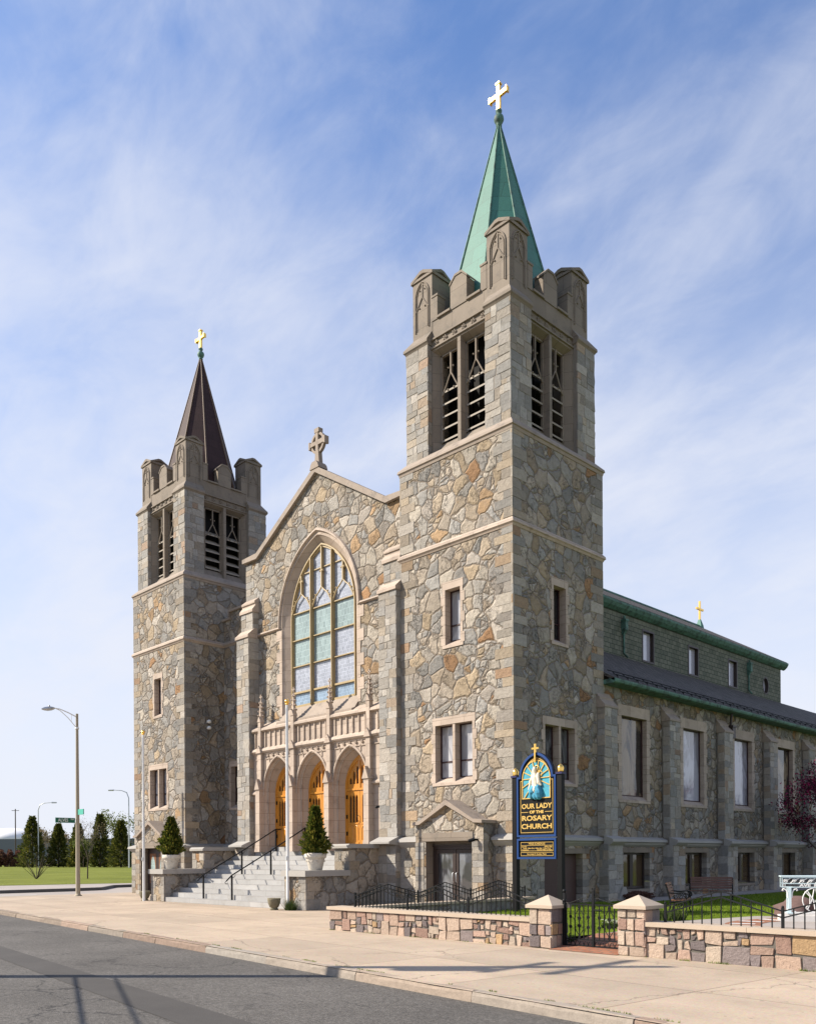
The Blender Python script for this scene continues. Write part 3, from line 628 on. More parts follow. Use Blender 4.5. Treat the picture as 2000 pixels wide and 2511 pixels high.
        for (u0, u1) in L:
            um = (u0+u1)/2; z1 = 17.6; zz0 = 14.80
            FrD = d1-.06
            for q_ in ((u0, u0+.05, zz0, z1), (u1-.05, u1, zz0, z1), (u0, u1, z1-.05, z1)): F.box(t, q_[0], q_[1], FrD, d1+.02, q_[2], q_[3])
            # ogee head and central bar
            for s in (-1, 1):
                P = []
                for k in range(9):
                    f = k/8; P.append(F(um+s*(lw/2-.03)*(1-f)**.75*(1 if f < .55 else 1-.25*(f-.55)), FrD, 16.30+.62*(f**1.6)))
                t.tube(P, .026, 6)
                t.ball(F(um+s*.13, FrD, 16.42), .035); t.ball(F(um+s*.10, FrD, 17.1), .03)
            F.box(t, um-.024, um+.024, FrD-.02, d1, 16.9, z1)
            for k in range(5):
                z = zz0+.03+k*.385
                lv = B(); lv.prism([F(u0+.04, d, zq) for d, zq in ((FrD+.0, z), (FrD, z+.055), (d1+.30, z+.30), (d1+.30, z+.25))], F.U*(lw-.08)); part(lv, 'louvre', 'louvre', scr)
            F.box(v, u0-.06, u1+.06, d1+.40, d1+.44, zz0-.2, z1+.2)  # black sheet behind the louvres stands in for the unlit belfry interior
        part(t, 'tracery', 'granite', scr); part(v, 'opening', 'dark', scr)
    # inner core so that no light leaks through the belfry
    b = B(); b.box(ox-W+1.125, ox-1.125, 1.125, W-1.125, 14.0, 18.3); part(b, 'belfry_core', 'dark')
    # upper string over the piers, frieze with rosettes, battlement
    S = .32
    def band(F, a, c, prof, ma, mc, b):
        P = []
        for u, sg, mt in ((a, -1, ma), (c, 1, mc)): P.append([F(u+(sg*(s0-d) if mt else 0), d, z) for d, z in prof])
        n = len(prof); b.mesh(P[0]+P[1], [(k, (k+1) % n, n+(k+1) % n, n+k) for k in range(n)]+[tuple(range(n)), tuple(range(n, 2*n))])
    pr = [(S, 18.42), (.09, 18.10), (.085, 18.02), (.12, 17.98), (.15, 17.93), (.4, 17.93), (.4, 18.42)]
    for F in F4:
        for (a, c, ma, mc) in ((s0, s0+pw+.03, True, False), (W-s0-pw-.03, W-s0, False, True)): b = B(); band(F, a, c, pr, ma, mc, b); part(b, 'upper_string', 'granite')
    b = B()
    for F in F4:
        a, c = s0+pw+.02, W-s0-pw-.02
        F.box(b, a, c, .34, .60, 17.82, 18.12)
        for z in (17.80, 18.08): F.box(b, a, c, .27, .45, z, z+.05)
        for k in range(6):
            u = a+(c-a)*(k+.5)/6
            for q5 in range(5):
                an = 2*PI*q5/5; b.ball(F(u+.062*math.cos(an), .335, 17.965+.062*math.sin(an)), .042, 0, 6)
            b.ball(F(u, .32, 17.965), .035, 0, 6)
    part(b, 'frieze', 'granite')
    b = B()
    for F in F4:
        F.box(b, S+.80, W-S-.80, S+.012, S+.34, 18.13, 18.70)
        # centre merlon with gabled top and two side shoulders
        uc = W/2; hw = .34
        for (u0, u1, zz) in ((uc-hw, uc+hw, None), (S+.87, S+1.10, 19.44), (W-S-1.10, W-S-.87, 19.44)):
            if zz: F.box(b, u0, u1, S-.01, S+.34, 18.70, zz); F.box(b, u0-.02, u1+.02, S-.03, S+.36, zz, zz+.06)
            else:
                b.prism([F(u, S-.012, z) for u, z in ((u0, 18.70), (u1, 18.70), (u1, 19.45), (uc+.13, 19.66), (uc-.13, 19.66), (u0, 19.45))], -F.N*.36)
                b.prism([F(u, S-.035, z) for u, z in ((u0-.03, 19.44), (uc-.14, 19.66), (uc+.14, 19.66), (u1+.03, 19.44), (u1+.03, 19.50), (uc+.14, 19.73), (uc-.14, 19.73), (u0-.03, 19.50))], -F.N*.41)
        for (u0, u1) in ((S+1.10, uc-hw), (uc+hw, W-S-1.10)): F.box(b, u0, u1, S-.05, S+.38, 18.70, 18.77)
    part(b, 'battlement', 'granite')
    # corner pinnacles with blind tracery and cross-gabled caps
    pwid = .86
    for (i, j) in ((1, 0), (0, 0), (1, 1), (0, 1)):
        x0 = ox-W+S if i == 0 else ox-S-pwid; y0 = S if j == 0 else W-S-pwid; x1, y1 = x0+pwid, y0+pwid; xm, ym = (x0+x1)/2, (y0+y1)/2
        b = B(); ze, zp = 20.29, 20.50
        b.box(x0, x1, y0, y1, 18.2, ze)
        o = .05
        for (A, C, axis) in (((x0-o, y0-o), (x1+o, y1+o), 0), ((x0-o, y0-o), (x1+o, y1+o), 1)):
            if axis == 0:
                pts = [(A[0], A[1], ze-.04), (A[0], A[1], ze+.05), (xm-.07, A[1], zp+.03), (xm+.07, A[1], zp+.03), (C[0], A[1], ze+.05), (C[0], A[1], ze-.04), (xm+.07, A[1], zp-.08), (xm-.07, A[1], zp-.08)]
                b.prism(pts, (0, C[1]-A[1], 0))
                b.prism([(x0, y0, ze), (xm-.07, y0, zp-.06), (xm+.07, y0, zp-.06), (x1, y0, ze)], (0, pwid, 0))
            else:
                A = (A[0]-.012, A[1]+.012); C = (C[0]+.012, C[1]-.012)
                pts = [(A[0], A[1], ze-.035), (A[0], A[1], ze+.045), (A[0], ym-.07, zp+.025), (A[0], ym+.07, zp+.025), (A[0], C[1], ze+.045), (A[0], C[1], ze-.035), (A[0], ym+.07, zp-.075), (A[0], ym-.07, zp-.075)]
                b.prism(pts, (C[0]-A[0], 0, 0))
                b.prism([(x0, y0, ze), (x0, ym-.07, zp-.065), (x0, ym+.07, zp-.065), (x0, y1, ze)], (pwid, 0, 0))
        for F in (F4[0], F4[1]):
            vis = (F is F4[0] and j == 0) or (F is F4[1] and i == 1)
            if not vis: continue
            u0 = (S if (i == 0) else W-S-pwid) if F is F4[0] else (S if j == 0 else W-S-pwid); um = u0+pwid/2; dd = S-.012
            ar = arch(.30, 19.72, 20.18, 8, um, 18.62)
            b.tube([F(u, dd, z) for u, z in ar], .026, 5); ar2 = arch(.24, 19.70, 20.10, 8, um, 18.66); b.tube([F(u, dd, z) for u, z in ar2], .014, 5)
            for s in (-1, 1):
                b.tube([F(um+s*.28*(1-f)**.8, dd, 19.30+.38*f**1.5) for f in (0, .2, .4, .6, .8, 1)], .02, 5)
                b.ball(F(um+s*.12, dd, 19.36), .03, 0, 6); b.ball(F(um+s*.10, dd, 19.92), .026, 0, 6)
            F.box(b, um-.02, um+.02, dd-.012, S, 19.66, 20.14)
        part(b, 'pinnacle', 'granite')
    # spire
    cx, cy = ox-W/2, W/2; b = B(); zb, za = 18.4, 25.46; R = lambda z: 1.31*(25.62-z)/4.86
    n8 = [PI/8+k*PI/4 for k in range(8)]
    b.mesh([(cx+R(zb)*math.cos(t), cy+R(zb)*math.sin(t), zb) for t in n8]+[(cx+R(za)*math.cos(t), cy+R(za)*math.sin(t), za) for t in n8], [(k, (k+1) % 8, 8+(k+1) % 8, 8+k) for k in range(8)]+[tuple(range(8, 16))])
    sp = part(b, 'spire', spire_m)
    b = B()
    for t in n8: b = B(); b.tube([(cx+(R(zb)+.01)*math.cos(t), cy+(R(zb)+.01)*math.sin(t), zb), (cx+(R(za)+.005)*math.cos(t), cy+(R(za)+.005)*math.sin(t), za)], [.045, .022], 6); part(b, 'rib', rib_m, sp)
    b = B(); b.lathe(cx, cy, [(.05, 25.38), (.10, 25.42), (.07, 25.47), (.12, 25.52), (.165, 25.62), (.15, 25.72), (.07, 25.80), (.06, 25.83), (.10, 25.87), (.105, 25.92), (.06, 25.97), (.03, 25.98)], 14)
    part(b, 'finial', fin_m, sp)
    b = B(); y = cy; t = .062
    b.box(cx-t, cx+t, y-t*.8, y+t*.8, 25.96, 26.78); b.box(cx-.33, cx-t, y-t*.8, y+t*.8, 26.36, 26.48); b.box(cx+t, cx+.33, y-t*.8, y+t*.8, 26.36, 26.48)
    for q_ in ((cx-.085, cx+.085, 26.76, 26.81),): b.box(q_[0], q_[1], y-.075, y+.075, q_[2], q_[3])
    for s in (-1, 1): b.box(cx+s*.35-.025, cx+s*.35+.025, y-.07, y+.07, 26.33, 26.51)
    part(b, 'cross', 'gold', sp)
    return F4
RT = tower(0, 'copper', 'copperd', 'copperd'); LT = tower(-LX, 'brownc', 'brownr', 'copperd')

# ---- porches with gabled hoods at the foot of both towers
def porch(ox, kind_):
    F = Face((ox, 0, 0), (1, 0, 0), (0, -1, 0)); u0, u1, uc = -3.46, -.70, -2.08; D = -.55
    b = B()
    op = (-3.03, -1.14, 2.10)
    prof = [(u0, -.1), (op[0], -.1), (op[0], op[2]), (op[1], op[2]), (op[1], -.1), (u1, -.1), (u1, 2.62), (uc, 3.16), (u0, 2.62)]
    b.poly(prof, [], F.at(D))
    for (a, zl, zh) in ((u0, -.1, 2.62), (u1, -.1, 2.62)): b.face([F(a, D, zl), F(a, .0, zl), F(a, .0, zh), F(a, D, zh)])
    o = part(b, 'porch', 'field')
    b = B(); F.box(b, op[0]-.14, op[1]+.05, D-.02, -.12, op[2], 2.36); 
    for a, c in ((op[0]-.0, op[0]+.0),): pass
    b.face([F(op[0]+.002, D, -.1), F(op[0]+.002, -.10, -.1), F(op[0]+.002, -.10, 2.1), F(op[0]+.002, D, 2.1)]); b.face([F(op[1]-.002, D, -.1), F(op[1]-.002, -.10, -.1), F(op[1]-.002, -.10, 2.1), F(op[1]-.002, D, 2.1)])
    part(b, 'lintel', 'granite', o)
    b = B()
    for s in (-1, 1):
        e = u0-.05 if s < 0 else u1+.05; k = e+.34*(-s)
        b.prism([F(e, D-.13, z_) if False else F(u, D-.13, z_) for u, z_ in ((e, 2.60), (e, 2.69), (k, 2.73), (uc, 3.34), (uc, 3.18), (k+s*.02, 2.62))], -F.N*(-D+.13))
        quo = None
    part(b, 'hood_coping', 'coping', o)
    q = B()
    for a, c in ((u0-.012, u0+.36), (op[1]+.03, u1+.012)):
        z = .0; k = 0
        while z < 2.05:
            h = random.uniform(.16, .26); q.rt(); h = min(h, 2.07-z)
            if k % 2: F.box(q, a, (a+c)/2-.006, D-.016, D+.2, z+.008, z+h); q.rt(); F.box(q, (a+c)/2+.006, c, D-.018, D+.2, z+.008, z+h)
            else: F.box(q, a, c, D-.014, D+.2, z+.008, z+h)
            z += h; k += 1
    part(q, 'quoin', 'quoin', o)
    # door set back in the opening
    d = -.20; b = B(); a, c = op[0]+.02, op[1]-.02; zt = 1.93; um = (a+c)/2
    if kind_ == 'glass':
        for q_ in ((a, a+.09, 0, zt), (c-.09, c, 0, zt), (a+.09, c-.09, zt-.08, zt), (um-.02, um+.02, 0, zt-.08)): F.box(b, q_[0], q_[1], d-.04, d+.06, q_[2], q_[3])
        for (p, r) in ((a+.09, um-.02), (um+.02, c-.09)):
            for q_ in ((p+.005, p+.10, .02, zt-.09), (r-.10, r-.005, .02, zt-.09), (p+.10, r-.10, zt-.2, zt-.09), (p+.10, r-.10, .02, .28)): F.box(b, q_[0], q_[1], d-.025, d+.03, q_[2], q_[3])
        F.box(b, a-.05, c+.05, d-.06, d+.05, zt+.003, zt+.05)
        dr = part(b, 'glass_door', 'sashb')
        g = B()
        for (p, r) in ((a+.18, um-.11), (um+.11, c-.18)): g.face([F(p, d, .2), F(r, d, .2), F(r, d, zt-.15), F(p, d, zt-.15)])
        part(g, 'pane', 'pane', dr)
        g = B()
        for uu in (um-.07, um+.07): g.tube([F(uu, d-.05, .85), F(uu, d-.09, .88), F(uu, d-.09, 1.12), F(uu, d-.05, 1.15)], .012, 6)
        part(g, 'handle', 'metal', dr)
        b = B(); F.box(b, a-.02, c+.02, d+.02, d+.08, zt, 2.1); part(b, 'head_panel', 'granite', dr)
    else:
        F.box(b, a, c, d, d+.06, 0, 2.1); dr = part(b, 'double_door', 'sashb'); g = B(); t = B()
        for uu in (um-.42, um+.42):
            t.poly(rect(uu-.28, uu+.28, .5, 1.86), [arch(.21, 1.25, 1.78, 8, uu, .6)], F.at(d-.01)); g.poly(arch(.21, 1.25, 1.78, 8, uu, .6), [], F.at(d-.006))
        part(t, 'door_panel', 'bwood2', dr); part(g, 'pane', 'teal', dr)
        g = B(); g.ball(F(um+.05, d-.04, .95), .035); part(g, 'handle', 'metal', dr)
porch(0, 'glass'); porch(-LX, 'wood')
# door on the side of the near tower
F = RT[1]; b = B(); d = .12
F.box(b, 1.30, 2.26, d, d+.05, 0, 1.70); F.box(b, 2.28, 3.23, d, d+.05, 0, 1.70)
for a, c in ((1.38, 2.18), (2.36, 3.15)):
    for z0, z1 in ((.15, .75), (.85, 1.6)): F.box(b, a, c, d-.012, d+.01, z0, z1)
o = part(b, 'side_door', 'bdoor'); b = B(); F.box(b, 1.1, 3.62, -.115, .15, 1.70, 1.86); part(b, 'lintel', 'granite', o)
q = B(); z = 0.
while z < 1.68:
    q.rt(); F.box(q, 3.25, 3.25+random.choice((.2, .34)), -.112, .14, z+.006, min(1.69, z+.21)); q.rt(); F.box(q, 1.28-random.choice((.2, .34)), 1.28, -.112, .14, z+.006, min(1.69, z+.21)); z += .22
part(q, 'quoin', 'quoin', o)

# ---- front gable wall
GX = -9.3; GY = .28
FG = Face((0, 0, 0), (1, 0, 0), (0, -1, 0))
b = B(); wo_ = arch(2.2, 10.55, 13.48, 18, GX, 6.7)
b.poly([(-13.9, 6.55), (-4.6, 6.55), (-4.6, 13.55), (-5.55, 13.55), (GX, 15.80), (-13.05, 13.55), (-13.9, 13.45)], [wo_], FG.at(GY))
b.face([FG(-13.9, GY, 1.5), FG(-13.9, 2.1, 1.5), FG(-13.9, 2.1, 13.45), FG(-13.9, GY, 13.45)])
part(b, 'gable_wall', 'field')
q = B(); quoins(q, Face((-13.9, GY, 0), (1, 0, 0), (0, -1, 0)), -1, 11.9, 13.4)
part(q, 'quoin', 'quoin')
b = B()
for s in (-1, 1):
    e = GX+s*3.75; k = GX+s*4.72
    if s > 0: k = -4.70
    pts = [(GX, 15.74), (GX, 15.98), (e, 13.72), (k, 13.68), (k, 13.52), (e, 13.50)]
    b.prism([FG(u, GY-.13, z) for u, z in pts], (0, .75, 0))
part(b, 'gable_coping', 'coping')
# stone celtic cross on the gable
b = B(); y0, y1 = GY-.02, GY+.16; xc = GX
b.prism([(xc-.26, y0-.135, 15.86), (xc+.26, y0-.135, 15.86), (xc+.2, y0-.135, 16.02), (xc+.11, y0-.135, 16.12), (xc-.11, y0-.135, 16.12), (xc-.2, y0-.135, 16.02)], (0, .44, 0))
b.prism([(xc-.13, y0, 16.1), (xc+.13, y0, 16.1), (xc+.085, y0, 16.55), (xc-.085, y0, 16.55)], (0, .18, 0))
b.box(xc-.07, xc+.07, y0, y1, 16.55, 17.32); b.box(xc-.13, xc+.13, y0-.01, y1+.01, 17.22, 17.38)
b.box(xc-.42, xc-.07, y0, y1, 16.78, 16.92); b.box(xc+.07, xc+.42, y0, y1, 16.76, 16.93)
for s in (-1, 1): b.box(xc+s*.43-.04, xc+s*.43+.04, y0-.01, y1+.01, 16.71, 16.98)
for r in (.40,):
    n = 28; O = [(xc+.385*math.cos(2*PI*k/n), 16.85+.385*math.sin(2*PI*k/n)) for k in range(n)]; I = [(xc+.295*math.cos(2*PI*k/n), 16.85+.295*math.sin(2*PI*k/n)) for k in range(n)]
    P = [[(u, yy, z) for u, z in L] for L in (O, I) for yy in (y0+.03, y1-.03)]
    b.ribbon(P[0], P[2], 0, True); b.ribbon(P[1], P[3], 0, True); b.ribbon(P[0], P[1], 0, True); b.ribbon(P[2], P[3], 0, True)
part(b, 'celtic_cross', 'coping')
# great window: reveal, hood, toothed jambs
b = B(); inn = arch(1.86, 10.62, 13.22, 18, GX, 7.3)
YW = .52
b.ribbon([FG(u, GY, z) for u, z in wo_], [FG(u, YW, z) for u, z in inn])
h1 = arch(2.2, 10.55, 13.48, 18, GX, 10.45); h2 = arch(2.36, 10.55, 13.70, 18, GX, 10.45); h3 = arch(2.28, 10.55, 13.59, 18, GX, 10.45)
b.ribbon([FG(u, GY-.02, z) for u, z in h1], [FG(u, GY-.02, z) for u, z in h3]); b.ribbon([FG(u, GY-.02, z) for u, z in h1], [FG(u, GY+.04, z) for u, z in h1])
b.ribbon([FG(u, GY-.02, z) for u, z in h3], [FG(u, GY-.10, z) for u, z in arch(2.31, 10.55, 13.63, 18, GX, 10.45)]); b.ribbon([FG(u, GY-.10, z) for u, z in arch(2.31, 10.55, 13.63, 18, GX, 10.45)], [FG(u, GY-.09, z) for u, z in h2]); b.ribbon([FG(u, GY-.09, z) for u, z in h2], [FG(u, GY+.03, z) for u, z in arch(2.40, 10.55, 13.76, 18, GX, 10.45)])
for s in (-1, 1):
    z = 7.05; k = 0
    while z < 10.4:
        hh = min(.42, 10.45-z); j = .34 if k % 2 else .16; a, c = (GX-2.2-j, GX-2.2) if s < 0 else (GX+2.2, GX+2.2+j)
        FG.box(b, a, c, GY-.02, GY+.1, z+.004, z+hh-.004); z += hh; k += 1
    a, c = (-13.1, GX-2.31) if s < 0 else (GX+2.31, -5.5)
    FG.prof(b, [(GY+.02, 10.56), (GY-.07, 10.52), (GY-.09, 10.46), (GY-.03, 10.42), (GY+.02, 10.42)], a, c)
gw = part(b, 'window_surround', 'trim')
b = B()
b.prism([FG(GX-2.2, d, z) for d, z in ((YW+.05, 7.34), (YW-.06, 7.34), (.12, 6.86), (-.02, 6.80), (-.02, 6.70), (YW+.05, 6.70))], (4.4, 0, 0)); part(b, 'sill', 'coping', gw)
b = B(); g0 = YW-.03; g1 = YW+.05
fr_o = arch(1.86, 10.62, 13.22, 18, GX, 7.32); fr_i = arch(1.77, 10.62, 13.08, 18, GX, 7.40); fr_m = arch(1.82, 10.62, 13.16, 18, GX, 7.36)
b.ribbon([FG(u, g0-.05, z) for u, z in fr_o], [FG(u, g0-.05, z) for u, z in fr_m]); b.ribbon([FG(u, g0-.05, z) for u, z in fr_m], [FG(u, g0, z) for u, z in fr_m]); b.ribbon([FG(u, g0, z) for u, z in fr_m], [FG(u, g0, z) for u, z in fr_i]); b.ribbon([FG(u, g0, z) for u, z in fr_i], [FG(u, g1, z) for u, z in fr_i]); b.ribbon([FG(u, g0-.05, z) for u, z in fr_o], [FG(u, g1, z) for u, z in fr_o])
az = lambda u: arch_z(u-GX, 1.80, 10.62, 13.12)
for mu in (GX-.61, GX+.61): FG.box(b, mu-.042, mu+.042, g0-.07, g1, 7.34, az(mu)); FG.box(b, mu-.02, mu+.02, g0-.10, g0, 7.34, az(mu))
cs_ = (GX-1.21, GX, GX+1.21)
for c in cs_:
    for s in (-1, 1):
        P = []
        for k in range(13):
            f = k/12; P.append(FG(c+s*.58*(1-f)**.62 if f < .6 else c+s*.58*(.4**.62)*((1-f)/.4)**1.3, g0-.03, 10.92+.70*f))
        b.tube(P, .028, 6)
        for f in (.18, .4, .62): b.ball(FG(c+s*(.58*(1-f)**.62+.05), g0-.04, 10.92+.70*f+.03), .035, 0, 6)
        b.ball(FG(c+s*.07, g0-.03, 12.05 if c != GX else 12.2), .05, 0, 6)
    top = az(c)-.02; FG.box(b, c-.026, c+.026, g0-.06, g1, 11.58, top)
for r, zz in enumerate((10.92, 9.90, 8.90, 7.90)):
    for c in cs_:
        w_ = .017 if r < 3 else .034
        FG.box(b, c-.57, c+.57, g0-.02, g1, zz-w_, zz+w_)
FG.box(b, GX-1.78, GX+1.78, g0-.03, g1, 7.33, 7.42)
for zz in (12.35,): 
    for a, c in ((GX-1.1, GX-.64), (GX-.58, GX-.02), (GX+.02, GX+.58), (GX+.64, GX+1.1)): FG.box(b, a, c, g0+.01, g1, zz-.018, zz+.018)
part(b, 'tracery', 'gilt', gw)
b = B(); m_ = {(0, 0): 1, (0, 1): 1, (0, 2): 1, (1, 0): 1, (1, 1): 1, (1, 2): 0, (2, 0): 0, (2, 1): 0, (2, 2): 0, (3, 0): 2, (3, 1): 2, (3, 2): 2}
zz = (10.92, 9.90, 8.90, 7.90, 7.33)
for r in range(4):
    for k, c in enumerate(cs_): b.face([FG(c-.60, YW+.03, zz[r+1]), FG(c+.60, YW+.03, zz[r+1]), FG(c+.60, YW+.03, zz[r]), FG(c-.60, YW+.03, zz[r])], m_[(r, k)])
b.poly([(GX-1.82, 10.92)]+[(u, z) for u, z in arch(1.82, 10.62, 13.16, 18, GX) if z > 10.95]+[(GX+1.82, 10.92)], [], FG.at(YW+.03), 0)
part(b, 'glazing', ['lav', 'teal', 'blue'], gw)

# ---- gable buttresses, link wall beside the far tower
def buttress(x0, x1):
    b = B(); q = B()
    b.box(x0-.03, x1+.03, -.30, 2.0, -.1, 2.05); b.box(x0, x1, -.2, 2.0, 2.0, 10.42); b.box(x0+.02, x1-.02, .02, 2.0, 10.42, 11.45)
    o = part(b, 'gable_buttress', 'mortar'); q = B()
    rubble(q, Face((x0, -.2, 0), (1, 0, 0), (0, -1, 0)), -.005, x1-x0+.008, 2.1, 10.36); rubble(q, Face((x1, -.2, 0), (0, 1, 0), (1, 0, 0)), -.004, .5, 2.1, 10.36); rubble(q, Face((x0, .02, 0), (1, 0, 0), (0, -1, 0)), .015, x1-x0-.012, 10.5, 11.4); rubble(q, Face((x1-.02, .02, 0), (0, 1, 0), (1, 0, 0)), 0, .3, 10.5, 11.4)
    rubble(q, Face((x0-.03, -.30, 0), (1, 0, 0), (0, -1, 0)), 0, x1-x0+.06, 0, 2.0); rubble(q, Face((x1+.03, -.30, 0), (0, 1, 0), (1, 0, 0)), 0, .3, 0, 2.0); part(q, 'stonework', 'rubble', o)
    for pts in ([(-.26, 10.34), (-.26, 10.44), (.06, 10.74), (.2, 10.74), (.2, 10.34)], [(-.04, 11.38), (-.04, 11.48), (.1, 11.66), (.1, 11.74), (.06, 11.74), (.06, 11.82), (.28, 12.0), (.4, 12.0), (.4, 11.38)]):
        b = B(); b.prism([(x0-.04, y, z) for y, z in pts], (x1-x0+.08, 0, 0)); part(b, 'weathering', 'trim', o)
    b = B(); b.prism([(x0-.05, y, z) for y, z in ((-.18, 2.30), (-.62, 2.12), (-.62, 2.06), (-.1, 2.0))], (x1-x0+.10, 0, 0)); part(b, 'base_cap', 'cap', o)
buttress(-5.49, -4.665); buttress(-13.9, -13.07)
FL = Face((-LX, 2.03, 0), (1, 0, 0), (0, -1, 0)); b = B()
b.poly([(0, 1.5), (4.5, 1.5), (4.5, 12.72), (.58, 12.72), (.58, 12.38), (0, 12.38)], [rect(.52, 2.0, 3.9, 5.75)], FL.at(0)); part(b, 'link_wall', 'field')
b = B(); FL.prof(b, [(-.12, 12.36), (-.12, 12.46), (.2, 12.56), (.5, 12.5), (.5, 12.36)], 0, .60); FL.prof(b, [(-.12, 12.70), (-.12, 12.80), (.2, 12.92), (.5, 12.85), (.5, 12.70)], .52, 4.45); FL.box(b, .50, .58, -.12, .3, 12.5, 12.70)
FL.prof(b, [(0, 11.43), (-.075, 11.34), (-.085, 11.27), (-.05, 11.24), (-.02, 11.18), (.03, 11.18)], .0, 4.45); part(b, 'link_coping', 'coping')
stone_window(FL, 1.26, 3.9, 5.75, 1.48, True, pane='paned')
b = B(); b.prism([FL(-.0, d, z) for d, z in ((0, 2.28), (-.24, 2.19), (-.26, 2.10), (-.1, 1.94), (.05, 1.94))], (4.4, 0, 0)); part(b, 'link_water_table', 'cap')

# ---- portal: three pointed doorways
b = B(); PX = (-11.42, -9.31, -7.20); ho = [arch(.90, 4.28, 5.50, 12, x, 1.86) for x in PX]
b.poly(rect(-13.05, -5.5, 1.86, 6.62), ho, FG.at(0))
hi = [arch(.77, 4.10, 5.22, 12, x, 1.86) for x in PX]
for o_, i_ in zip(ho, hi): b.ribbon([FG(u, 0, z) for u, z in o_], [FG(u, .40, z) for u, z in i_])
b.face([FG(-13.05, 0, 1.86), FG(-13.05, GY, 1.86), FG(-13.05, GY, 6.62), FG(-13.05, 0, 6.62)])
portal = part(b, 'portal', 'trim')
b = B()   # hood moulds, ledges, panel ribs, rosettes
for x in PX:
    for hw, za, r in ((.93, 5.53, .05), (.84, 5.40, .03)): 
        P = arch(hw, 4.25, za, 14, x, 4.02 if hw > .9 else 2.1); b.tube([FG(u, -.015 if hw > .9 else .14, z) for u, z in P], r, 6)
FG.prof(b, [(.02, 5.96), (-.10, 5.86), (-.13, 5.78), (-.09, 5.73), (-.03, 5.70), (-.03, 5.66), (.02, 5.66)], -13.05, -5.5)
FG.prof(b, [(GY, 6.92), (.1, 6.80), (-.12, 6.66), (-.13, 6.58), (-.05, 6.54), (.02, 6.52), (GY, 6.52)], -13.05, -5.5)
FG.prof(b, [(.02, 5.50), (-.03, 5.48), (-.03, 5.45), (.02, 5.45)], -13.05, -5.5)
for k, x in enumerate(PX):
    for i in range(6):
        u = x-.80+1.6*i/5; FG.box(b, u-.028, u+.028, -.05, .02, 5.93, 6.54)
        FG.box(b, u-.05, u+.05, -.02, .02, 5.93, 6.54)
    for i in range(5):
        u = x-.64+1.6*i/5-.0
        for q5 in range(4): b.ball(FG(u+.035*math.cos(q5*PI/2), -.03, 5.59+.035*math.sin(q5*PI/2)), .03, 0, 6)
    for u in (x-.84, x-.55, x+.55, x+.84): FG.box(b, u-.022, u+.022, -.03, .02, arch_z(u-x, .98, 4.28, 5.55)+.03 if abs(u-x) < .9 else 4.6, 5.5)
for u0 in (-13.03, -5.90):
    for i in range(2): FG.box(b, u0+.12+.2*i, u0+.17+.2*i, -.05, .02, 5.93, 6.54)
for a, c in ((-13.05, -12.6), (-6.0, -5.5)): FG.prof(b, [(.02, 4.28), (-.10, 4.18), (-.10, 4.12), (.02, 4.05)], a, c)
part(b, 'portal_moulding', 'trim', portal)
for px_ in (-12.47, -10.36, -8.25, -6.14):
    b = B()
    def post(u0, u1, d, z0, z1): FG.box(b, u0, u1, d, .03, z0, z1)
    c = px_
    post(c-.13, c+.13, -.24, 1.86, 4.30)
    b.prism([FG(c-.17, -.28, 1.86), FG(c+.17, -.28, 1.86), FG(c+.14, -.25, 2.2), FG(c-.14, -.25, 2.2)], (0, .33, 0))
    b.prism([FG(c-.16, -.28, 4.28), FG(c+.16, -.28, 4.28), FG(c, -.28, 4.70)], (0, .30, 0))
    b.prism([FG(c-.12, d, z) for d, z in ((-.24, 4.30), (-.12, 4.60), (0, 4.60), (0, 4.3))], (.24, 0, 0))
    post(c-.105, c+.105, -.145, 4.3, 5.72)
    b.prism([FG(c-.16, -.20, 5.70), FG(c+.16, -.20, 5.70), FG(c+.10, -.20, 5.86), FG(c, -.20, 6.0), FG(c-.10, -.20, 5.86)], (0, .22, 0))
    rot = PI/4
    b.box(c-.085, c+.085, -.14, .03, 5.9, 7.02)
    b.prism([FG(c-.11, -.16, 6.92), FG(c+.11, -.16, 6.92), FG(c, -.16, 7.16)], (0, .2, 0))
    b.lathe(c, -.05, [(.10, 7.0), (.075, 7.2), (.035, 7.72), (.012, 7.80)], 4, 0, PI/4, False)
    for z in (7.16, 7.33, 7.50, 7.66):
        r = .10*(7.9-z)/.8+.035
        for k in range(4): b.ball((c+r*math.cos(k*PI/2), -.05+r*math.sin(k*PI/2), z), .034, 0, 6)
    b.ball((c, -.05, 7.84), .03, 0, 6); b.box(c-.018, c+.018, -.068, -.032, 7.8, 8.0); b.box(c-.075, c+.075, -.068, -.032, 7.88, 7.925)
    part(b, 'portal_pinnacle', 'trim', portal)
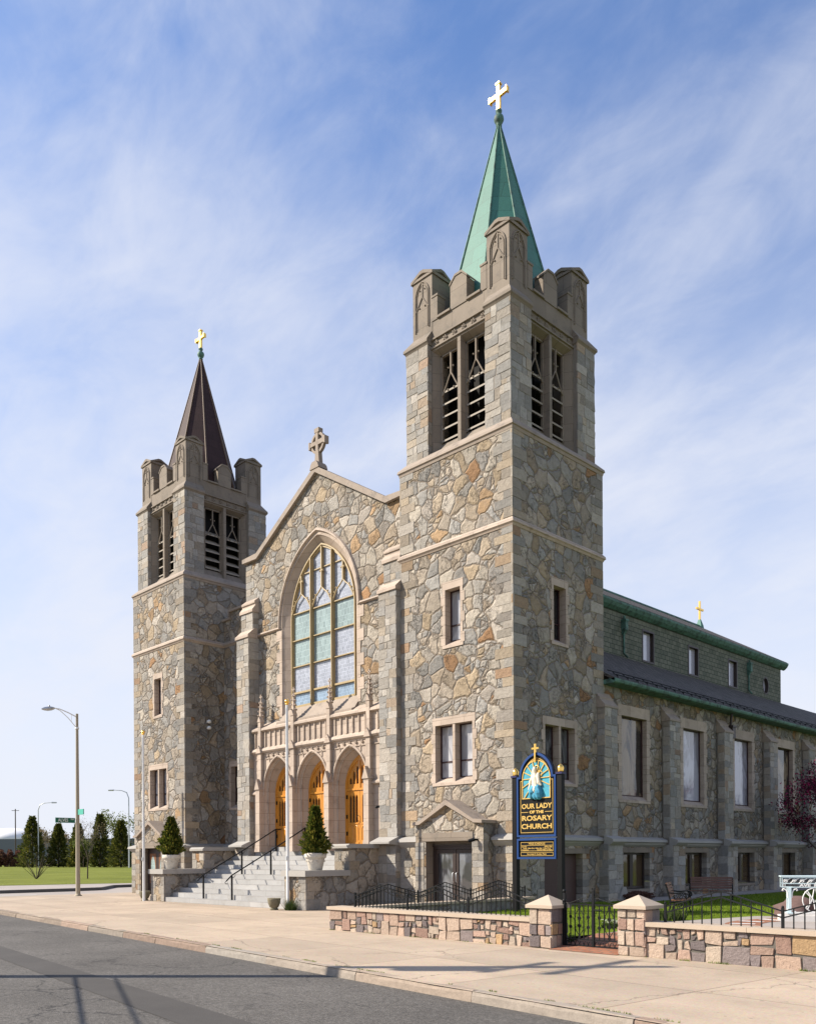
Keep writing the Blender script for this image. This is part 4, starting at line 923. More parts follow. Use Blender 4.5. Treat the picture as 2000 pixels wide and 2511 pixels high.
# doors
for x in PX:
    b = B(); d = .43
    FD = Face((x, 0, 0), (1, 0, 0), (0, -1, 0))
    fr = arch(.80, 4.10, 5.25, 12, 0, 2.03); fi = arch(.68, 4.08, 5.06, 12, 0, 2.03)
    b.ribbon([FD(u, d-.03, z) for u, z in fr], [FD(u, d-.03, z) for u, z in fi]); b.ribbon([FD(u, d-.03, z) for u, z in fi], [FD(u, d+.08, z) for u, z in fi])
    FD.box(b, -.68, .68, d-.035, d+.05, 3.99, 4.06); FD.box(b, -.035, .035, d-.028, d+.05, 4.06, 5.05)
    o = part(b, 'church_door', 'oak')
    b = B(); g = B()
    # transom with lancets
    tz = arch(.69, 4.08, 5.07, 12, 0, 4.05); hol = []
    for s in (-1, 1):
        for i, (uu, zt) in enumerate(((.13, 4.86), (.31, 4.68), (.49, 4.46))): hol.append(arch(.06, zt-.12, zt, 5, s*uu, 4.22))
    b.poly(tz, hol, FD.at(d)); 
    for h in hol: b.ribbon([FD(u, d, z) for u, z in h], [FD(u, d+.05, z) for u, z in h], 0, True)
    part(b, 'transom', 'oak', o)
    for s in (-1, 1):
        l = B(); u0, u1 = (-.675, -.008) if s < 0 else (.008, .675); um = (u0+u1)/2; hol = [arch(.062, 3.72, 3.84, 5, um+k*.165, 2.86) for k in (-1, 0, 1)]
        l.poly(rect(u0, u1, 2.06, 3.98), hol, FD.at(d)); l.face([FD(u0 if s > 0 else u1, d, 2.06), FD(u0 if s > 0 else u1, d+.05, 2.06), FD(u0 if s > 0 else u1, d+.05, 3.98), FD(u0 if s > 0 else u1, d, 3.98)])
        for h in hol: l.ribbon([FD(u, d, z) for u, z in h], [FD(u, d+.05, z) for u, z in h], 0, True); g.poly(h, [], FD.at(d+.045))
        for k in (-.5, .5):
            P = arch(.11, 2.62, 2.74, 5, um+k*.26, 2.24); l.tube([FD(u, d-.004, z) for u, z in P], .02, 5)
        FD.box(l, u0+.05, u1-.05, d-.02, d+.01, 2.80, 2.84); FD.box(l, u0+.05, u1-.05, d-.015, d+.01, 2.10, 2.16)
        part(l, 'door_leaf', 'oak', o)
    hol2 = []
    for s in (-1, 1):
        for i, (uu, zt) in enumerate(((.13, 4.86), (.31, 4.68), (.49, 4.46))): g.poly(arch(.06, zt-.12, zt, 5, s*uu, 4.22), [], FD.at(d+.045))
    part(g, 'door_glass', 'paned', o)
    b = B(); b.tube([FD(-.06, d-.02, 2.90), FD(-.06, d-.07, 2.92), FD(-.06, d-.07, 3.08), FD(-.06, d-.02, 3.10)], .014, 6)
    for z in (2.4, 3.0, 3.7): FD.box(b, -.70, -.66, d-.045, d, z, z+.14)
    part(b, 'handle', 'iron', o)
b = B(); FG.box(b, -12.3, -6.3, .24, .62, 1.80, 2.05); part(b, 'threshold', 'step', portal)
# fixtures on the walls
for z in (7.38, 7.66): b = B(); b.lathe(-LX+.16, 1.14, [(.03, z), (.10, z+.03), (.10, z+.12), (.04, z+.16)], 10); b.box(-LX, -LX+.1, 1.11, 1.17, z+.04, z+.10); part(b, 'floodlight', 'white')
b = B(); b.tube([(-.92, -.55, 2.12), (-.92, -.68, 2.12)], .03, 8); b.tube([(-.92, -.68, 2.13), (-1.05, -.80, 2.07)], .055, 10); part(b, 'security_camera', 'iron')
b = B(); b.tube([(-5.55, -.1, 3.32), (-5.62, -.2, 3.30)], .04, 8); b.ball((-5.63, -.22, 3.29), .05); part(b, 'wall_lamp', 'iron')

# ---- nave: aisle wall, roofs, clerestory
FA = Face((0, 0, 0), (0, 1, 0), (1, 0, 0))
wc = [6.55+4.18*k for k in range(6)]; YE = 34.5
b = B()
b.poly(rect(W-.05, YE, 1.95, 7.35), [rect(c-.82, c+.82, 3.52, 6.34) for c in wc], FA.at(.03))
b.poly(rect(W-.05, YE, -.1, 2.05), [rect(c-.84, c+.84, .48, 1.73) for c in wc], FA.at(-.04))
b.face([(0, YE, -.1), (-18.6, YE, -.1), (-18.6, YE, 7.35), (0, YE, 7.35)]); b.face([(-18.6, YE, -.1), (-18.6, 4, -.1), (-18.6, 4, 7.35), (-18.6, YE, 7.35)])
part(b, 'aisle_wall', 'field2')
for k, c in enumerate(wc):
    stone_window(FA, c, 3.52, 6.34, 1.60, False, 'aisle_window', .27, ['pane_reflect', 'panel', 'panel', 'pane_reflect', 'pane_reflect', 'pane_reflect'][k], 'sash', 0, .19, .36, -.012)
    F2 = Face((.04, 0, 0), (0, 1, 0), (1, 0, 0)); b = B(); g = B(); z0, z1 = .50, 1.73
    for q_ in ((c-.84, c-.77, z0, z1), (c+.77, c+.84, z0, z1), (c-.77, c+.77, z1-.07, z1), (c-.77, c+.77, z0, z0+.08), (c-.10, c+.10, z0+.08, z1-.07)): F2.box(b, q_[0], q_[1], .20, .28, q_[2], q_[3])
    o = part(b, 'basement_window', 'sashb'); g.face([F2(c-.8, .25, z0), F2(c+.8, .25, z0), F2(c+.8, .25, z1), F2(c-.8, .25, z1)]); part(g, 'pane', 'paneb', o)
    q = B()
    for s in (-1, 1):
        z = .34; n = 0
        while z < 1.72:
            q.rt(); j = .17 if n % 2 else .27; a, e = (c-.84-j, c-.84) if s < 0 else (c+.84, c+.84+j); F2.box(q, a, e, -.012, .26, z+.006, min(1.73, z+.19)); z += .2; n += 1
    part(q, 'jamb', 'quoin', o)
    b = B(); F2.box(b, c-1.0, c+1.0, -.016, .27, 1.735, 1.90); F2.box(b, c-.84, c+.84, -.03, .27, .40, .49); part(b, 'lintel', 'granite', o)
bc = [4.62, 8.75, 12.94, 17.12, 21.3, 25.5, 29.7]
for k, c in enumerate(bc):
    b = B(); a, e = c-.37, c+.37
    b.box(0, .30, a, e, 2.0, 6.42); b.box(.02, .44, a-.05, e+.05, 0, 2.0)
    o = part(b, 'aisle_buttress', 'mortar'); q = None
    if k < 5:
        for xx, ya, yb_, z0, z1 in ((.30, a, e, 2.25, 6.4), (.44, a-.05, e+.05, .1, 2.0)):
            q = B(); rubble(q, Face((xx, ya, 0), (0, 1, 0), (1, 0, 0)), 0, yb_-ya, z0, z1); rubble(q, Face((0, ya, 0), (1, 0, 0), (0, -1, 0)), .03, xx+.006, z0, z1); part(q, 'stonework', 'rubble', o)
    b = B(); b.prism([(x, a-.03, z) for x, z in ((-.02, 6.93), (.10, 6.76), (.14, 6.75), (.14, 6.68), (.335, 6.47), (.335, 6.40), (-.02, 6.40))], (0, e-a+.06, 0)); part(b, 'weathering', 'coping', o)
b = B()
for k in range(len(bc)):
    a = bc[k]; e = bc[k+1] if k+1 < len(bc) else YE
    FA.prof(b, [(0.03, 2.26), (-.20, 2.17), (-.22, 2.09), (-.16, 2.06), (-.14, 2.0), (-.06, 1.93), (.05, 1.93)], a+.37, e-.37)
    FA.prof(b, [(-.28, 2.28), (-.60, 2.17), (-.62, 2.08), (-.5, 1.98), (-.28, 1.98)], a-.42, a+.42)
part(b, 'aisle_water_table', 'cap')
ZC = 10.05; CX = -4.4
b = B(); th = .10
b.hexa([(.42, W+.0, 7.28), (.42, YE, 7.28), (CX, YE, ZC), (CX, W, ZC), (.42, W, 7.38), (.42, YE, 7.38), (CX, YE, ZC+.1), (CX, W, ZC+.1)])
b.hexa([(-19, W, 7.28), (-19, YE, 7.28), (-14.2, YE, ZC), (-14.2, W, ZC), (-19, W, 7.38), (-19, YE, 7.38), (-14.2, YE, ZC+.1), (-14.2, W, ZC+.1)])
b.box(-14.2, CX, 29.3, YE, 9.0, ZC+.1)
part(b, 'aisle_roof', 'slater')
b = B(); FA.prof(b, [(-.40, 7.37), (-.46, 7.36), (-.46, 7.31), (-.44, 7.25), (-.38, 7.22), (.02, 7.21), (.02, 7.35)], W+.0, YE)
part(b, 'aisle_gutter', 'copperd')
b = B()
y = W+.3
while y < 32:
    b.bar((.36, y, 7.46), (.06, y+.16, 7.68), .02, .02); b.bar((.36, y, 7.38), (.36, y, 7.52), .02, .02); y += .62
for x, z in ((.33, 7.52), (.10, 7.68)): b.tube([(x, W+.1, z), (x, 33, z)], .018, 5)
part(b, 'snow_guard', 'iron')
cc = [6.9+4.13*k for k in range(6)]; cc = [10.95, 15.05, 19.2, 23.35]; YN = 29.3
FC = Face((CX, 0, 0), (0, 1, 0), (1, 0, 0)); b = B()
oc = [(27.3+.33*math.cos(2*PI*k/16), 10.85+.42*math.sin(2*PI*k/16)) for k in range(16)]
b.poly(rect(.6, YN, ZC-.3, 12.3), [rect(c-.48, c+.48, 10.25, 11.62) for c in cc[1:]]+[oc], FC.at(0))
b.poly([(-14.2, 8.5), (CX, 8.5), (CX, 12.2), (GX, 15.15), (-14.2, 12.2)], [], lambda u, z: (u, YN, z)); b.face([(-14.2, .6, 8.5), (-14.2, YN, 8.5), (-14.2, YN, 12.2), (-14.2, .6, 12.2)])
part(b, 'clerestory_wall', 'slatew')
for c in cc[1:]:
    b = B()
    for q_ in ((c-.52, c-.44, 10.21, 11.66), (c+.44, c+.52, 10.21, 11.66), (c-.44, c+.44, 11.58, 11.66), (c-.44, c+.44, 10.21, 10.29)): FC.box(b, q_[0], q_[1], -.02, .20, q_[2], q_[3])
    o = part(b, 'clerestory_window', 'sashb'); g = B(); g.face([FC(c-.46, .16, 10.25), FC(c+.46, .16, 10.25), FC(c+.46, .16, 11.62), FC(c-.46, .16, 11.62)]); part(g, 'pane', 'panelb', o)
b = B(); b.ribbon([FC(u, -.02, z) for u, z in oc], [FC(u, .18, z) for u, z in oc], 0, True); o2 = [(27.3+.39*math.cos(2*PI*k/16), 10.85+.49*math.sin(2*PI*k/16)) for k in range(16)]; b.ribbon([FC(u, -.02, z) for u, z in oc], [FC(u, -.02, z) for u, z in o2], 0, True)
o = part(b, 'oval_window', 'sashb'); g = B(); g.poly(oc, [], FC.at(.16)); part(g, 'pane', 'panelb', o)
b = B()
for s in (-1, 1):
    e = GX+s*5.12
    b.hexa([(e, .6, 12.31), (e, YN+.35, 12.31), (GX, YN+.35, 15.28), (GX, .6, 15.28), (e, .6, 12.43), (e, YN+.35, 12.43), (GX, YN+.35, 15.42), (GX, .6, 15.42)])
part(b, 'nave_roof', 'slater')
b = B(); FC.prof(b, [(-.22, 12.40), (-.28, 12.38), (-.28, 12.29), (-.20, 12.15), (-.06, 12.03), (.02, 12.02), (.02, 12.4)], .6, YN+.4)
b.tube([(GX, .6, 15.42), (GX, YN+.35, 15.42)], .09, 6)
part(b, 'nave_gutter', 'copperd')
for y in (12.95, 25.1):
    b = B(); FC.box(b, y-.10, y+.10, -.22, 0, 11.28, 11.70); FC.box(b, y-.13, y+.13, -.25, 0, 11.66, 11.74); b.tube([FC(y, -.1, 11.9), FC(y, -.1, 11.7)], .05, 6); b.prism([FC(y-.08, d, z) for d, z in ((-.2, 11.28), (0, 11.28), (0, 11.1), (-.08, 11.1))], FC.U*.16)
    b.tube([FC(y, -.07, 11.15), FC(y, -.07, 10.3), FC(y+.1, -.2, 10.12)], .045, 6); part(b, 'rain_head', 'copperd')
b = B(); y = 13.42; FA.box(b, y-.13, y+.13, -.30, -.02, 6.25, 6.70); FA.box(b, y-.16, y+.16, -.33, -.02, 6.66, 6.74); b.tube([FA(y, -.2, 7.2), FA(y, -.15, 6.7)], .05, 6); b.tube([FA(y, -.1, 6.3), FA(y, -.1, 2.3), FA(y+.05, -.3, 2.05), FA(y+.05, -.16, 1.8), FA(y+.05, -.14, .35)], .055, 8); part(b, 'downpipe', 'sashb')
# small gilded cross on the rear end of the ridge
b = B(); y = YN+.2; b.lathe(GX, y, [(.26, 15.30), (.22, 15.5), (.08, 15.85)], 4, 0, PI/4, False); o = part(b, 'ridge_finial', 'copper')
b = B(); b.box(GX-.05, GX+.05, y-.05, y+.05, 15.8, 16.95); b.box(GX-.05, GX+.05, y-.42, y-.05, 16.42, 16.53); b.box(GX-.05, GX+.05, y+.05, y+.42, 16.42, 16.53); part(b, 'cross', 'gold', o)

# ================================================================== STEPS and their side walls
st = empty('entrance_steps', (-10.3, -1.5, 0), 'wide flight of grey granite steps climbing to the three orange doors', 'steps')
b = B(); rz = .1705
for k in range(11):
    y0 = -3.28+.33*k; x0, x1 = (-15.3, -6.35) if k == 0 else (-14.2, -5.7)
    b = B(); b.box(x0, x1, y0, .35 if k == 10 else y0+.36, (k)*rz-.1, (k+1)*rz); b.obj('step', 'step', st)
b = B(); b.box(-13.0, -5.6, .30, .46, 1.6, 1.875); b.obj('landing', 'step', st)
def flank(name, x0, x1, y_mid, ux0, ux1, yb, label):
    o = empty(name, (x0, -3.3, 0), label, 'wall', 'side walls of the church steps')
    b = B(); b.box(x0, x1, -3.32, y_mid, -.1, 1.04); b.box(ux0, ux1, y_mid, yb, -.1, 1.92); b.obj('wall', 'field', o)
    q = B()
    for z0, z1, ya, a, c in ((.0, 1.02, -3.32, x0, x1), (1.22, 1.90, y_mid, ux0, ux1)):
        quoins(q, Face((a, ya, 0), (1, 0, 0), (0, -1, 0)), -1, z0, z1, c-a, .01, .36, .22); quoins(q, Face((a, ya, 0), (1, 0, 0), (0, -1, 0)), 1, z0, z1, c-a, .01, .36, .22); quoins(q, Face((c, ya, 0), (0, 1, 0), (1, 0, 0)), -1, z0, z1, 1.5, .01, .5, .3)
    q.obj('quoin', 'quoin', o)
    b = B(); b.box(x0-.08, x1+.10, -3.42, y_mid, 1.04, 1.22); b.obj('lower_cap', 'cap', o)
    b = B(); b.prism([(ux0-.06, y, z) for y, z in ((y_mid-.10, 1.92), (y_mid-.10, 2.0), (y_mid-.02, 2.06), (yb, 2.06), (yb, 1.92))], (ux1-ux0+.14, 0, 0)); b.obj('upper_cap', 'cap', o)
flank('step_wall', -6.52, -5.46, -1.60, -6.14, -5.46, -.02, 'fieldstone step wall with white planter beside the near tower')
flank('step_wall', -15.12, -14.16, -1.60, -15.0, -14.16, 2.0, 'fieldstone step wall on the left of the steps towards the far tower')
b = B(); b.box(-LX, -15.0, .3, 2.0, -.1, 1.85); b.obj('landing', 'coursed', st)
def handrail(x, label):
    o = empty('handrail', (x, -3.1, .17), label, 'handrail', 'iron handrails on the church steps')
    pts = [(-3.02, rz), (-1.38, 6*rz), (.18, 11*rz)]; h = .86
    for y, z in pts:
        b = B(); b.box(x-.025, x+.025, y-.025, y+.025, z, z+h-.02); b.obj('post', 'iron', o)
    b = B(); P = [(x, pts[0][0]-.22, pts[0][1]+h-.20), (x, pts[0][0]-.16, pts[0][1]+h-.14), (x, pts[0][0], pts[0][1]+h), (x, pts[1][0], pts[1][1]+h), (x, pts[2][0], pts[2][1]+h), (x, pts[2][0]+.3, pts[2][1]+h), (x, pts[2][0]+.36, pts[2][1]+h-.05)]
    b.tube(P, .024, 6)
    a = [(x, pts[0][0]-.22+.05*math.cos(t), pts[0][1]+h-.25+.05*math.sin(t)) for t in [1.5+k*.6 for k in range(9)]]; b.tube(a, .013, 5)
    for y, z in pts: b.tube([(x, y+.16, z+h+.02), (x, y+.10, z+h-.06), (x, y, z+h-.12)], .01, 5)
    b.obj('rail', 'iron', o)
handrail(-11.85, 'black iron handrail on the left side of the church steps'); handrail(-10.0, 'black iron handrail up the middle of the church steps behind the flagpole')

# ---- potted evergreens on the step walls
def sprays(b, cx, cy, z0, z1, rfun, n, size, up=.5, core=.0, rnd=random):
    for i in range(n):
        f = rnd.random()**1.1 if i > n*.10 else rnd.uniform(.72, 1.03); z = z0+(z1-z0)*f; an = rnd.uniform(0, 2*PI)
        lump = 1+.16*math.sin(3*an+7*f*5)+.12*math.sin(5*an-11*f*4+1)+.10*math.sin(29*f+2*an)
        r = rfun(min(1, f))*lump*(rnd.random()**.42); x = cx+r*math.cos(an); y = cy+r*math.sin(an)
        d = Vector((math.cos(an), math.sin(an), up+rnd.gauss(0, .45))).normalized(); s_ = d.cross(Vector((rnd.gauss(0, 1), rnd.gauss(0, 1), rnd.gauss(0, 1)))).normalized()
        L = size*rnd.uniform(.6, 1.35); wd = L*rnd.uniform(.28, .5); p = Vector((x, y, z)); t = min(1, max(0, rnd.gauss(.38, .26)+.18*math.sin(6*an+20*f))); b.tint = (t, 0, 0)
        b.face([p-s_*wd*.3, p+d*L*.5-s_*wd*.55, p+d*L, p+d*L*.5+s_*wd*.55, p+s_*wd*.3])
def potted(loc, label, H, seed, thin=False):
    random.seed(seed); x, y, z = loc
    o = empty('potted_evergreen', loc, label, 'potted plant', 'evergreens in white pots on the step walls')
    b = B(); b.lathe(x, y, [(.20, z), (.215, z+.02), (.285, z+.34), (.30, z+.38), (.335, z+.40), (.345, z+.42), (.35, z+.53), (.32, z+.55), (.29, z+.53), (.27, z+.48)], 26)
    for zz, r in ((.20, .262), (.33, .287)): b.lathe(x, y, [(r-.02, z+zz), (r+.004, z+zz+.008), (r-.015, z+zz+.02)], 26)
    for k in range(12):
        t = 2*PI*k/12; b.ball((x+.292*math.cos(t), y+.292*math.sin(t), z+.29), .022, 0, 6)
    b.obj('pot', 'pot', o)
    b = B(); b.lathe(x, y, [(.28, z+.46), (.28, z+.49), (.01, z+.50)], 16); b.obj('soil', 'soil', o)
    b = B(); b.tube([(x, y, z+.45), (x+.01, y, z+1.0), (x, y, z+H*.9)], [.03, .02, .006], 6); b.obj('trunk', 'bark', o)
    b = B(); rf = lambda f: (.16+.27*min(1, f/.16) if f < .16 else .43*(1-(f-.16)/.86)**.82+.015)
    if thin: rf = lambda f: (.30+.13*f/.2) if f < .2 else (.43-.27*((f-.2)/.38)**.9 if f < .58 else .16*(1-(f-.58)/.44)**.7+.02)
    sprays(b, x, y, z+.50, z+H, rf, 4300, .115, .75)
    for i in range(130):
        f = random.random()**.8; an = random.uniform(0, 2*PI); r = rf(min(1, f))*random.uniform(.85, 1.3); p = Vector((x+r*math.cos(an), y+r*math.sin(an), z+.5+(H-.5)*f)); d = Vector((math.cos(an), math.sin(an), random.uniform(.2, 1.4))).normalized(); L = random.uniform(.08, .19); c = d.orthogonal().normalized(); b.tint = (random.uniform(.2, .95), 0, 0)
        b.face([p-c*.012, p+d*L*.5-c*.026, p+d*L, p+d*L*.5+c*.026, p+c*.012])
    b.obj('foliage', 'thuja', o)
    return o
potted((-5.95, -2.55, 1.22), 'potted evergreen with a thin leaning top on the right step wall', 1.97, 3, True); 
potted((-14.62, -2.75, 1.22), 'bushy potted evergreen on the left step wall before the far tower', 1.93, 5)
random.seed(21)
def urn(loc, label, plant):
    x, y, z = loc; o = empty('stone_planter', loc, label, 'planter', 'weathered stone planters at the foot of the steps'); b = B()
    b.lathe(x, y, [(.13, z), (.14, z+.04), (.10, z+.06), (.15, z+.10), (.20, z+.22), (.215, z+.33), (.22, z+.37), (.19, z+.37), (.17, z+.32)], 10); b.obj('bowl', 'mossy', o)
    b = B(); b.lathe(x, y, [(.18, z+.30), (.17, z+.335), (.01, z+.34)], 10); b.obj('soil', 'soil', o)
    if plant:
        b = B()
        for i in range(170):
            a = random.uniform(0, 2*PI); blade(b, x+.10*math.cos(a), y+.1*math.sin(a), z+.33, random.uniform(.1, .34), .012)
        b.obj('plant', 'plantg', o)
urn((-15.6, -3.35, -.004), 'mossy stone planter at the left foot of the steps', False); urn((-6.55, -3.72, -.004), 'mossy stone planter at the right foot of the steps', False)
b = B()
for i in range(420):
    a = random.uniform(0, 2*PI); r = .22*random.random()**.5; blade(b, -5.98+r*math.cos(a), -3.52+r*.6*math.sin(a), -.004, random.uniform(.12, .42), .012)
tag(b.obj('dry_grass_tuft', 'plantg', None, (-5.98, -3.52, 0)), 'straggly tuft of grass between right planter and step wall', 'plant')
def flagpole(x, y, h, label):
    o = empty('flagpole', (x, y, 0), label, 'flagpole', 'bare white flagpoles before the church'); b = B(); b.tube([(x, y, -.05), (x, y, h*.5), (x, y, h)], [.055, .05, .038], 12); b.obj('pole', 'white', o)
    b = B(); b.ball((x, y, h+.10), .075, 0, 12); b.lathe(x, y, [(.03, h-.01), (.05, h), (.05, h+.025), (.03, h+.04)], 10); b.obj('finial', 'gold', o)
    b = B(); b.box(x-.02, x+.05, y-.08, y-.05, 1.55, 1.67); b.tube([(x-.01, y-.065, 1.6), (x-.01, y-.055, h-.1)], .004, 4); b.obj('halyard', 'metal', o)
flagpole(-15.28, -3.55, 6.40, 'white flagpole with gilt ball in front of the far tower'); flagpole(-6.26, -3.40, 6.40, 'white flagpole with gilt ball right of the steps before the doors')

# ================================================================== FRONT WALL, PILLARS, GATE, RAILINGS
random.seed(11)
WY = -7.28
def lowwall(x0, x1, z0a, zt, label):
    o = empty('garden_wall', ((x0+x1)/2, WY, 0), label, 'wall', 'low stone walls along the pavement')
    b = B(); b.box(x0+.02, x1, WY+.0, WY+.34, -.25, zt-.07); b.obj('core', 'wallmort', o)
    b = B(); stones(b, Face((x0, WY, 0), (1, 0, 0), (0, -1, 0)), 0, x1-x0, z0a, zt-.07, .075, .33, .012, .022, .024); stones(b, Face((x0, WY+.36, 0), (0, -1, 0), (-1, 0, 0)), 0, .36, z0a, zt-.07); b.obj('stonework', 'wallst', o)
    b = B(); x = x0-.06
    while x < x1-.1:
        L = min(1.75, x1-x); b.box(x, x+L-.006, WY-.06, WY+.40, zt-.07, zt); x += L
    b.obj('cap', 'wallcap', o); return o
lowwall(.55, 6.2, -.02, .52, 'low pink stone wall left of the iron gate'); lowwall(8.45, 16, -.04, .555, 'low pink stone wall right of the iron gate')
o = empty('return_wall', (.6, -3.5, 0), 'low stone wall running back from the pavement to the near tower', 'wall'); b = B(); b.box(.50, .78, -6.9, -.12, -.1, .43); b.obj('wall', 'field', o); b = B(); b.box(.45, .83, -6.93, -.13, .43, .49); b.obj('cap', 'wallcap', o)
def pillar(x0, x1, zb, zc, zp, label):
    y0, y1 = WY-.07, WY+.42; o = empty('gate_pillar', ((x0+x1)/2, (y0+y1)/2, 0), label, 'gate pillar', 'stone gate pillars')
    b = B(); b.box(x0+.02, x1-.02, y0+.02, y1, -.2, zc); b.obj('core', 'wallmort', o); b = B()
    stones(b, Face((x0, y0+.02, 0), (1, 0, 0), (0, -1, 0)), 0, x1-x0, zb, zc, .13, .34); stones(b, Face((x1-.02, y0, 0), (0, 1, 0), (1, 0, 0)), 0, y1-y0, zb, zc, .13, .34); stones(b, Face((x0+.02, y1, 0), (0, -1, 0), (-1, 0, 0)), 0, y1-y0, zb, zc, .13, .34); b.obj('stonework', 'wallst', o)
    b = B(); a, c, d, e = x0-.045, x1+.045, y0-.045, y1+.045; xm, ym = (x0+x1)/2, (y0+y1)/2
    b.box(a, c, d, e, zc, zc+.055); b.mesh([(a, d, zc+.055), (c, d, zc+.055), (c, e, zc+.055), (a, e, zc+.055), (xm, ym, zp)], [(0, 1, 4), (1, 2, 4), (2, 3, 4), (3, 0, 4)]); b.obj('cap', 'wallcap', o)
pillar(6.19, 6.68, 0, .70, .93, 'stone gate pillar left of the iron gate, nearest the sign'); pillar(7.99, 8.49, -.01, .755, .975, 'stone gate pillar right of the iron gate')
# gate
def scroll(b, F, u, z, r, s, v, n=14, t=.007, d=0.):
    P = []
    for k in range(n+1):
        a = k/n*PI*2.1; rr = r*(1-.62*k/n); P.append(F(u+s*(rr*math.sin(a)), d, z+v*(r-rr*math.cos(a)-0)))
    b.tube(P, t, 4)
gate = empty('iron_gate', (7.32, -7.05, 0), 'black wrought iron double gate with scrolls between the stone pillars', 'gate')
GF = Face((0, -7.02, 0), (1, 0, 0), (0, -1, 0))
for (u0, u1, sg) in ((6.76, 7.30, -1), (7.335, 7.93, 1)):
    b = B(); zt = .775; zb = .17; z0 = .06
    for z in (zt, zb, z0): GF.box(b, u0, u1, -.012, .012, z-.011, z+.011)
    for q_ in (u0, u1): GF.box(b, q_-.012, q_+.012, -.012, .012, z0-.02, zt+.02)
    n = 5; us = [u0+(u1-u0)*k/(n+1) for k in range(1, n+1)]
    for u in us: GF.box(b, u-.008, u+.008, -.008, .008, zb, zt)
    um = us[2]
    for z_, v in ((.50, 1), (.44, -1)):
        for s in (-1, 1):
            scroll(b, GF, um, z_+v*.005, .035, s, v); b.tube([GF(um+s*.075, 0, z_+v*.05), GF(um+s*.085, 0, z_+v*.09), GF(um+s*.01, 0, z_+v*.20)], .007, 4); scroll(b, GF, um, z_+v*.20, .03, s, v)
    for u in (us[0], us[4]):
        for s in (-1, 1): scroll(b, GF, u, .53, .03, s, 1); scroll(b, GF, u, .41, .03, s, -1)
    for k in range(6):
        u = u0+(u1-u0)*(k+.5)/6; b.tube([GF(u+.04*math.cos(t), 0, .07+.075*math.sin(t)) for t in [PI*i/8 for i in range(9)]], .006, 4)
    b.tube([GF(u0+.02, 0, zt), GF(um-.04, 0, zt+.07), GF(um, 0, zt+.085), GF(um+.06, 0, zt+.04), GF(u1-.09, 0, zt)] if sg < 0 else [GF(u0+.03, 0, zt+.10), GF(u0+.07, 0, zt+.115), GF(u0+.14, 0, zt+.09), GF(um, 0, zt+.05), GF(u1-.06, 0, zt)], .007, 4)
    b.tube([GF(u0+.25, 0, zt+.07), GF(u0+.36, 0, zt+.115), GF(u1-.05, 0, zt+.10), GF(u1-.02, 0, zt+.05)], .006, 4)
    b.obj('gate_leaf', 'iron', gate)
b = B(); GF.box(b, 7.298, 7.338, -.02, .02, -.01, 1.02); scroll(b, GF, 7.318, 1.02, .03, 1, 1); scroll(b, GF, 7.318, 1.02, .03, -1, 1); scroll(b, GF, 7.318, .92, .03, 1, 1); GF.box(b, 7.33, 7.50, -.03, -.012, .68, .70); b.obj('centre_post', 'iron', gate)
for u, z in ((6.72, .97), (7.96, .80)):
    b = B(); GF.box(b, u-.025, u+.025, -.025, .025, -.02, z); b.ball(GF(u, 0, z+.03), .035, 0, 8); b.ball(GF(u, 0, z-.14), .04, 0, 8); b.obj('gate_post', 'iron', gate)
def railing(F, spans, zb, zlow, zhigh, label, gap=.115, group='zigzag iron railings'):
    o = empty('iron_railing', F(spans[0][0], 0, zb), label, 'railing', group)
    r = B(); k = B()
    for a, c in spans:
        m = (a+c)/2
        for off in (0, -.095):
            r.bar(F(a, 0, zlow+off), F(m, 0, zhigh+off), .024, .018); r.bar(F(m, 0, zhigh+off), F(c, 0, zlow+off), .024, .018)
        n = max(3, int(round((c-a)/gap)))
        for i in range(1, n):
            u = a+(c-a)*i/n; t = 1-abs(u-m)/((c-a)/2); k = B(); k.bar(F(u, 0, zb), F(u, 0, zlow+(zhigh-zlow)*t), .015, .015); k.obj('baluster', 'iron', o)
    r.obj('rail', 'iron', o)
    for u in sorted({q for s in spans for q in s}):
        b = B(); F.box(b, u-.018, u+.018, -.018, .018, zb, zlow+.05); b.ball(F(u, 0, zlow+.06), .022, 0, 6); b.obj('post', 'iron', o)
FW = Face((0, WY+.17, 0), (1, 0, 0), (0, -1, 0))
railing(FW, [(1.21, 2.86), (2.86, 4.54), (4.54, 6.16)], .515, .765, 1.03, 'zigzag iron railing on the front wall left of the gate')
railing(FW, [(8.72, 10.57), (10.57, 12.42), (12.42, 14.27)], .55, .80, 1.07, 'zigzag iron railing on the front wall right of the gate', .15)
railing(Face((.64, 0, 0), (0, 1, 0), (1, 0, 0)), [(-6.60, -4.58), (-4.58, -2.63), (-2.63, -.35)], .485, .73, .975, 'zigzag iron railing running back from the pavement to the near tower')

# ================================================================== GARDEN
def mound(name, pts, z, m): return flat(name, pts, z, m)
b = B(); b.face([(.78, -6.9, .17), (6.66, -6.9, .17), (6.66, -5.9, .17), (8.02, -5.9, .17), (8.02, -6.9, .17), (16, -6.9, .17), (40, .3, .17), (40, 34, .17), (.1, 34, .17), (.1, -.1, .17), (.78, -.1, .17)]); kind(b.obj('garden_lawn', 'garden_grass'), 'structure')
flat('wall_path', [(.1, 4.7), (1.5, 4.7), (1.7, 34), (.1, 34)], .178, 'pave')
flat('garden_path', [(6.7, -6.0), (7.98, -6.0), (7.98, -5.2), (10.5, -3.8), (14, -1.2), (14, 2.4), (9.5, 2.6), (6.8, .6), (6.2, -2.2), (6.7, -5.2)], .174, 'pave')
b = B(); b.face([(6.66, -7.43, .002), (8.02, -7.43, .002), (8.02, -5.9, .182), (6.66, -5.9, .182)]); kind(b.obj('gate_threshold', 'brick'), 'structure')
b = B()
n = 26
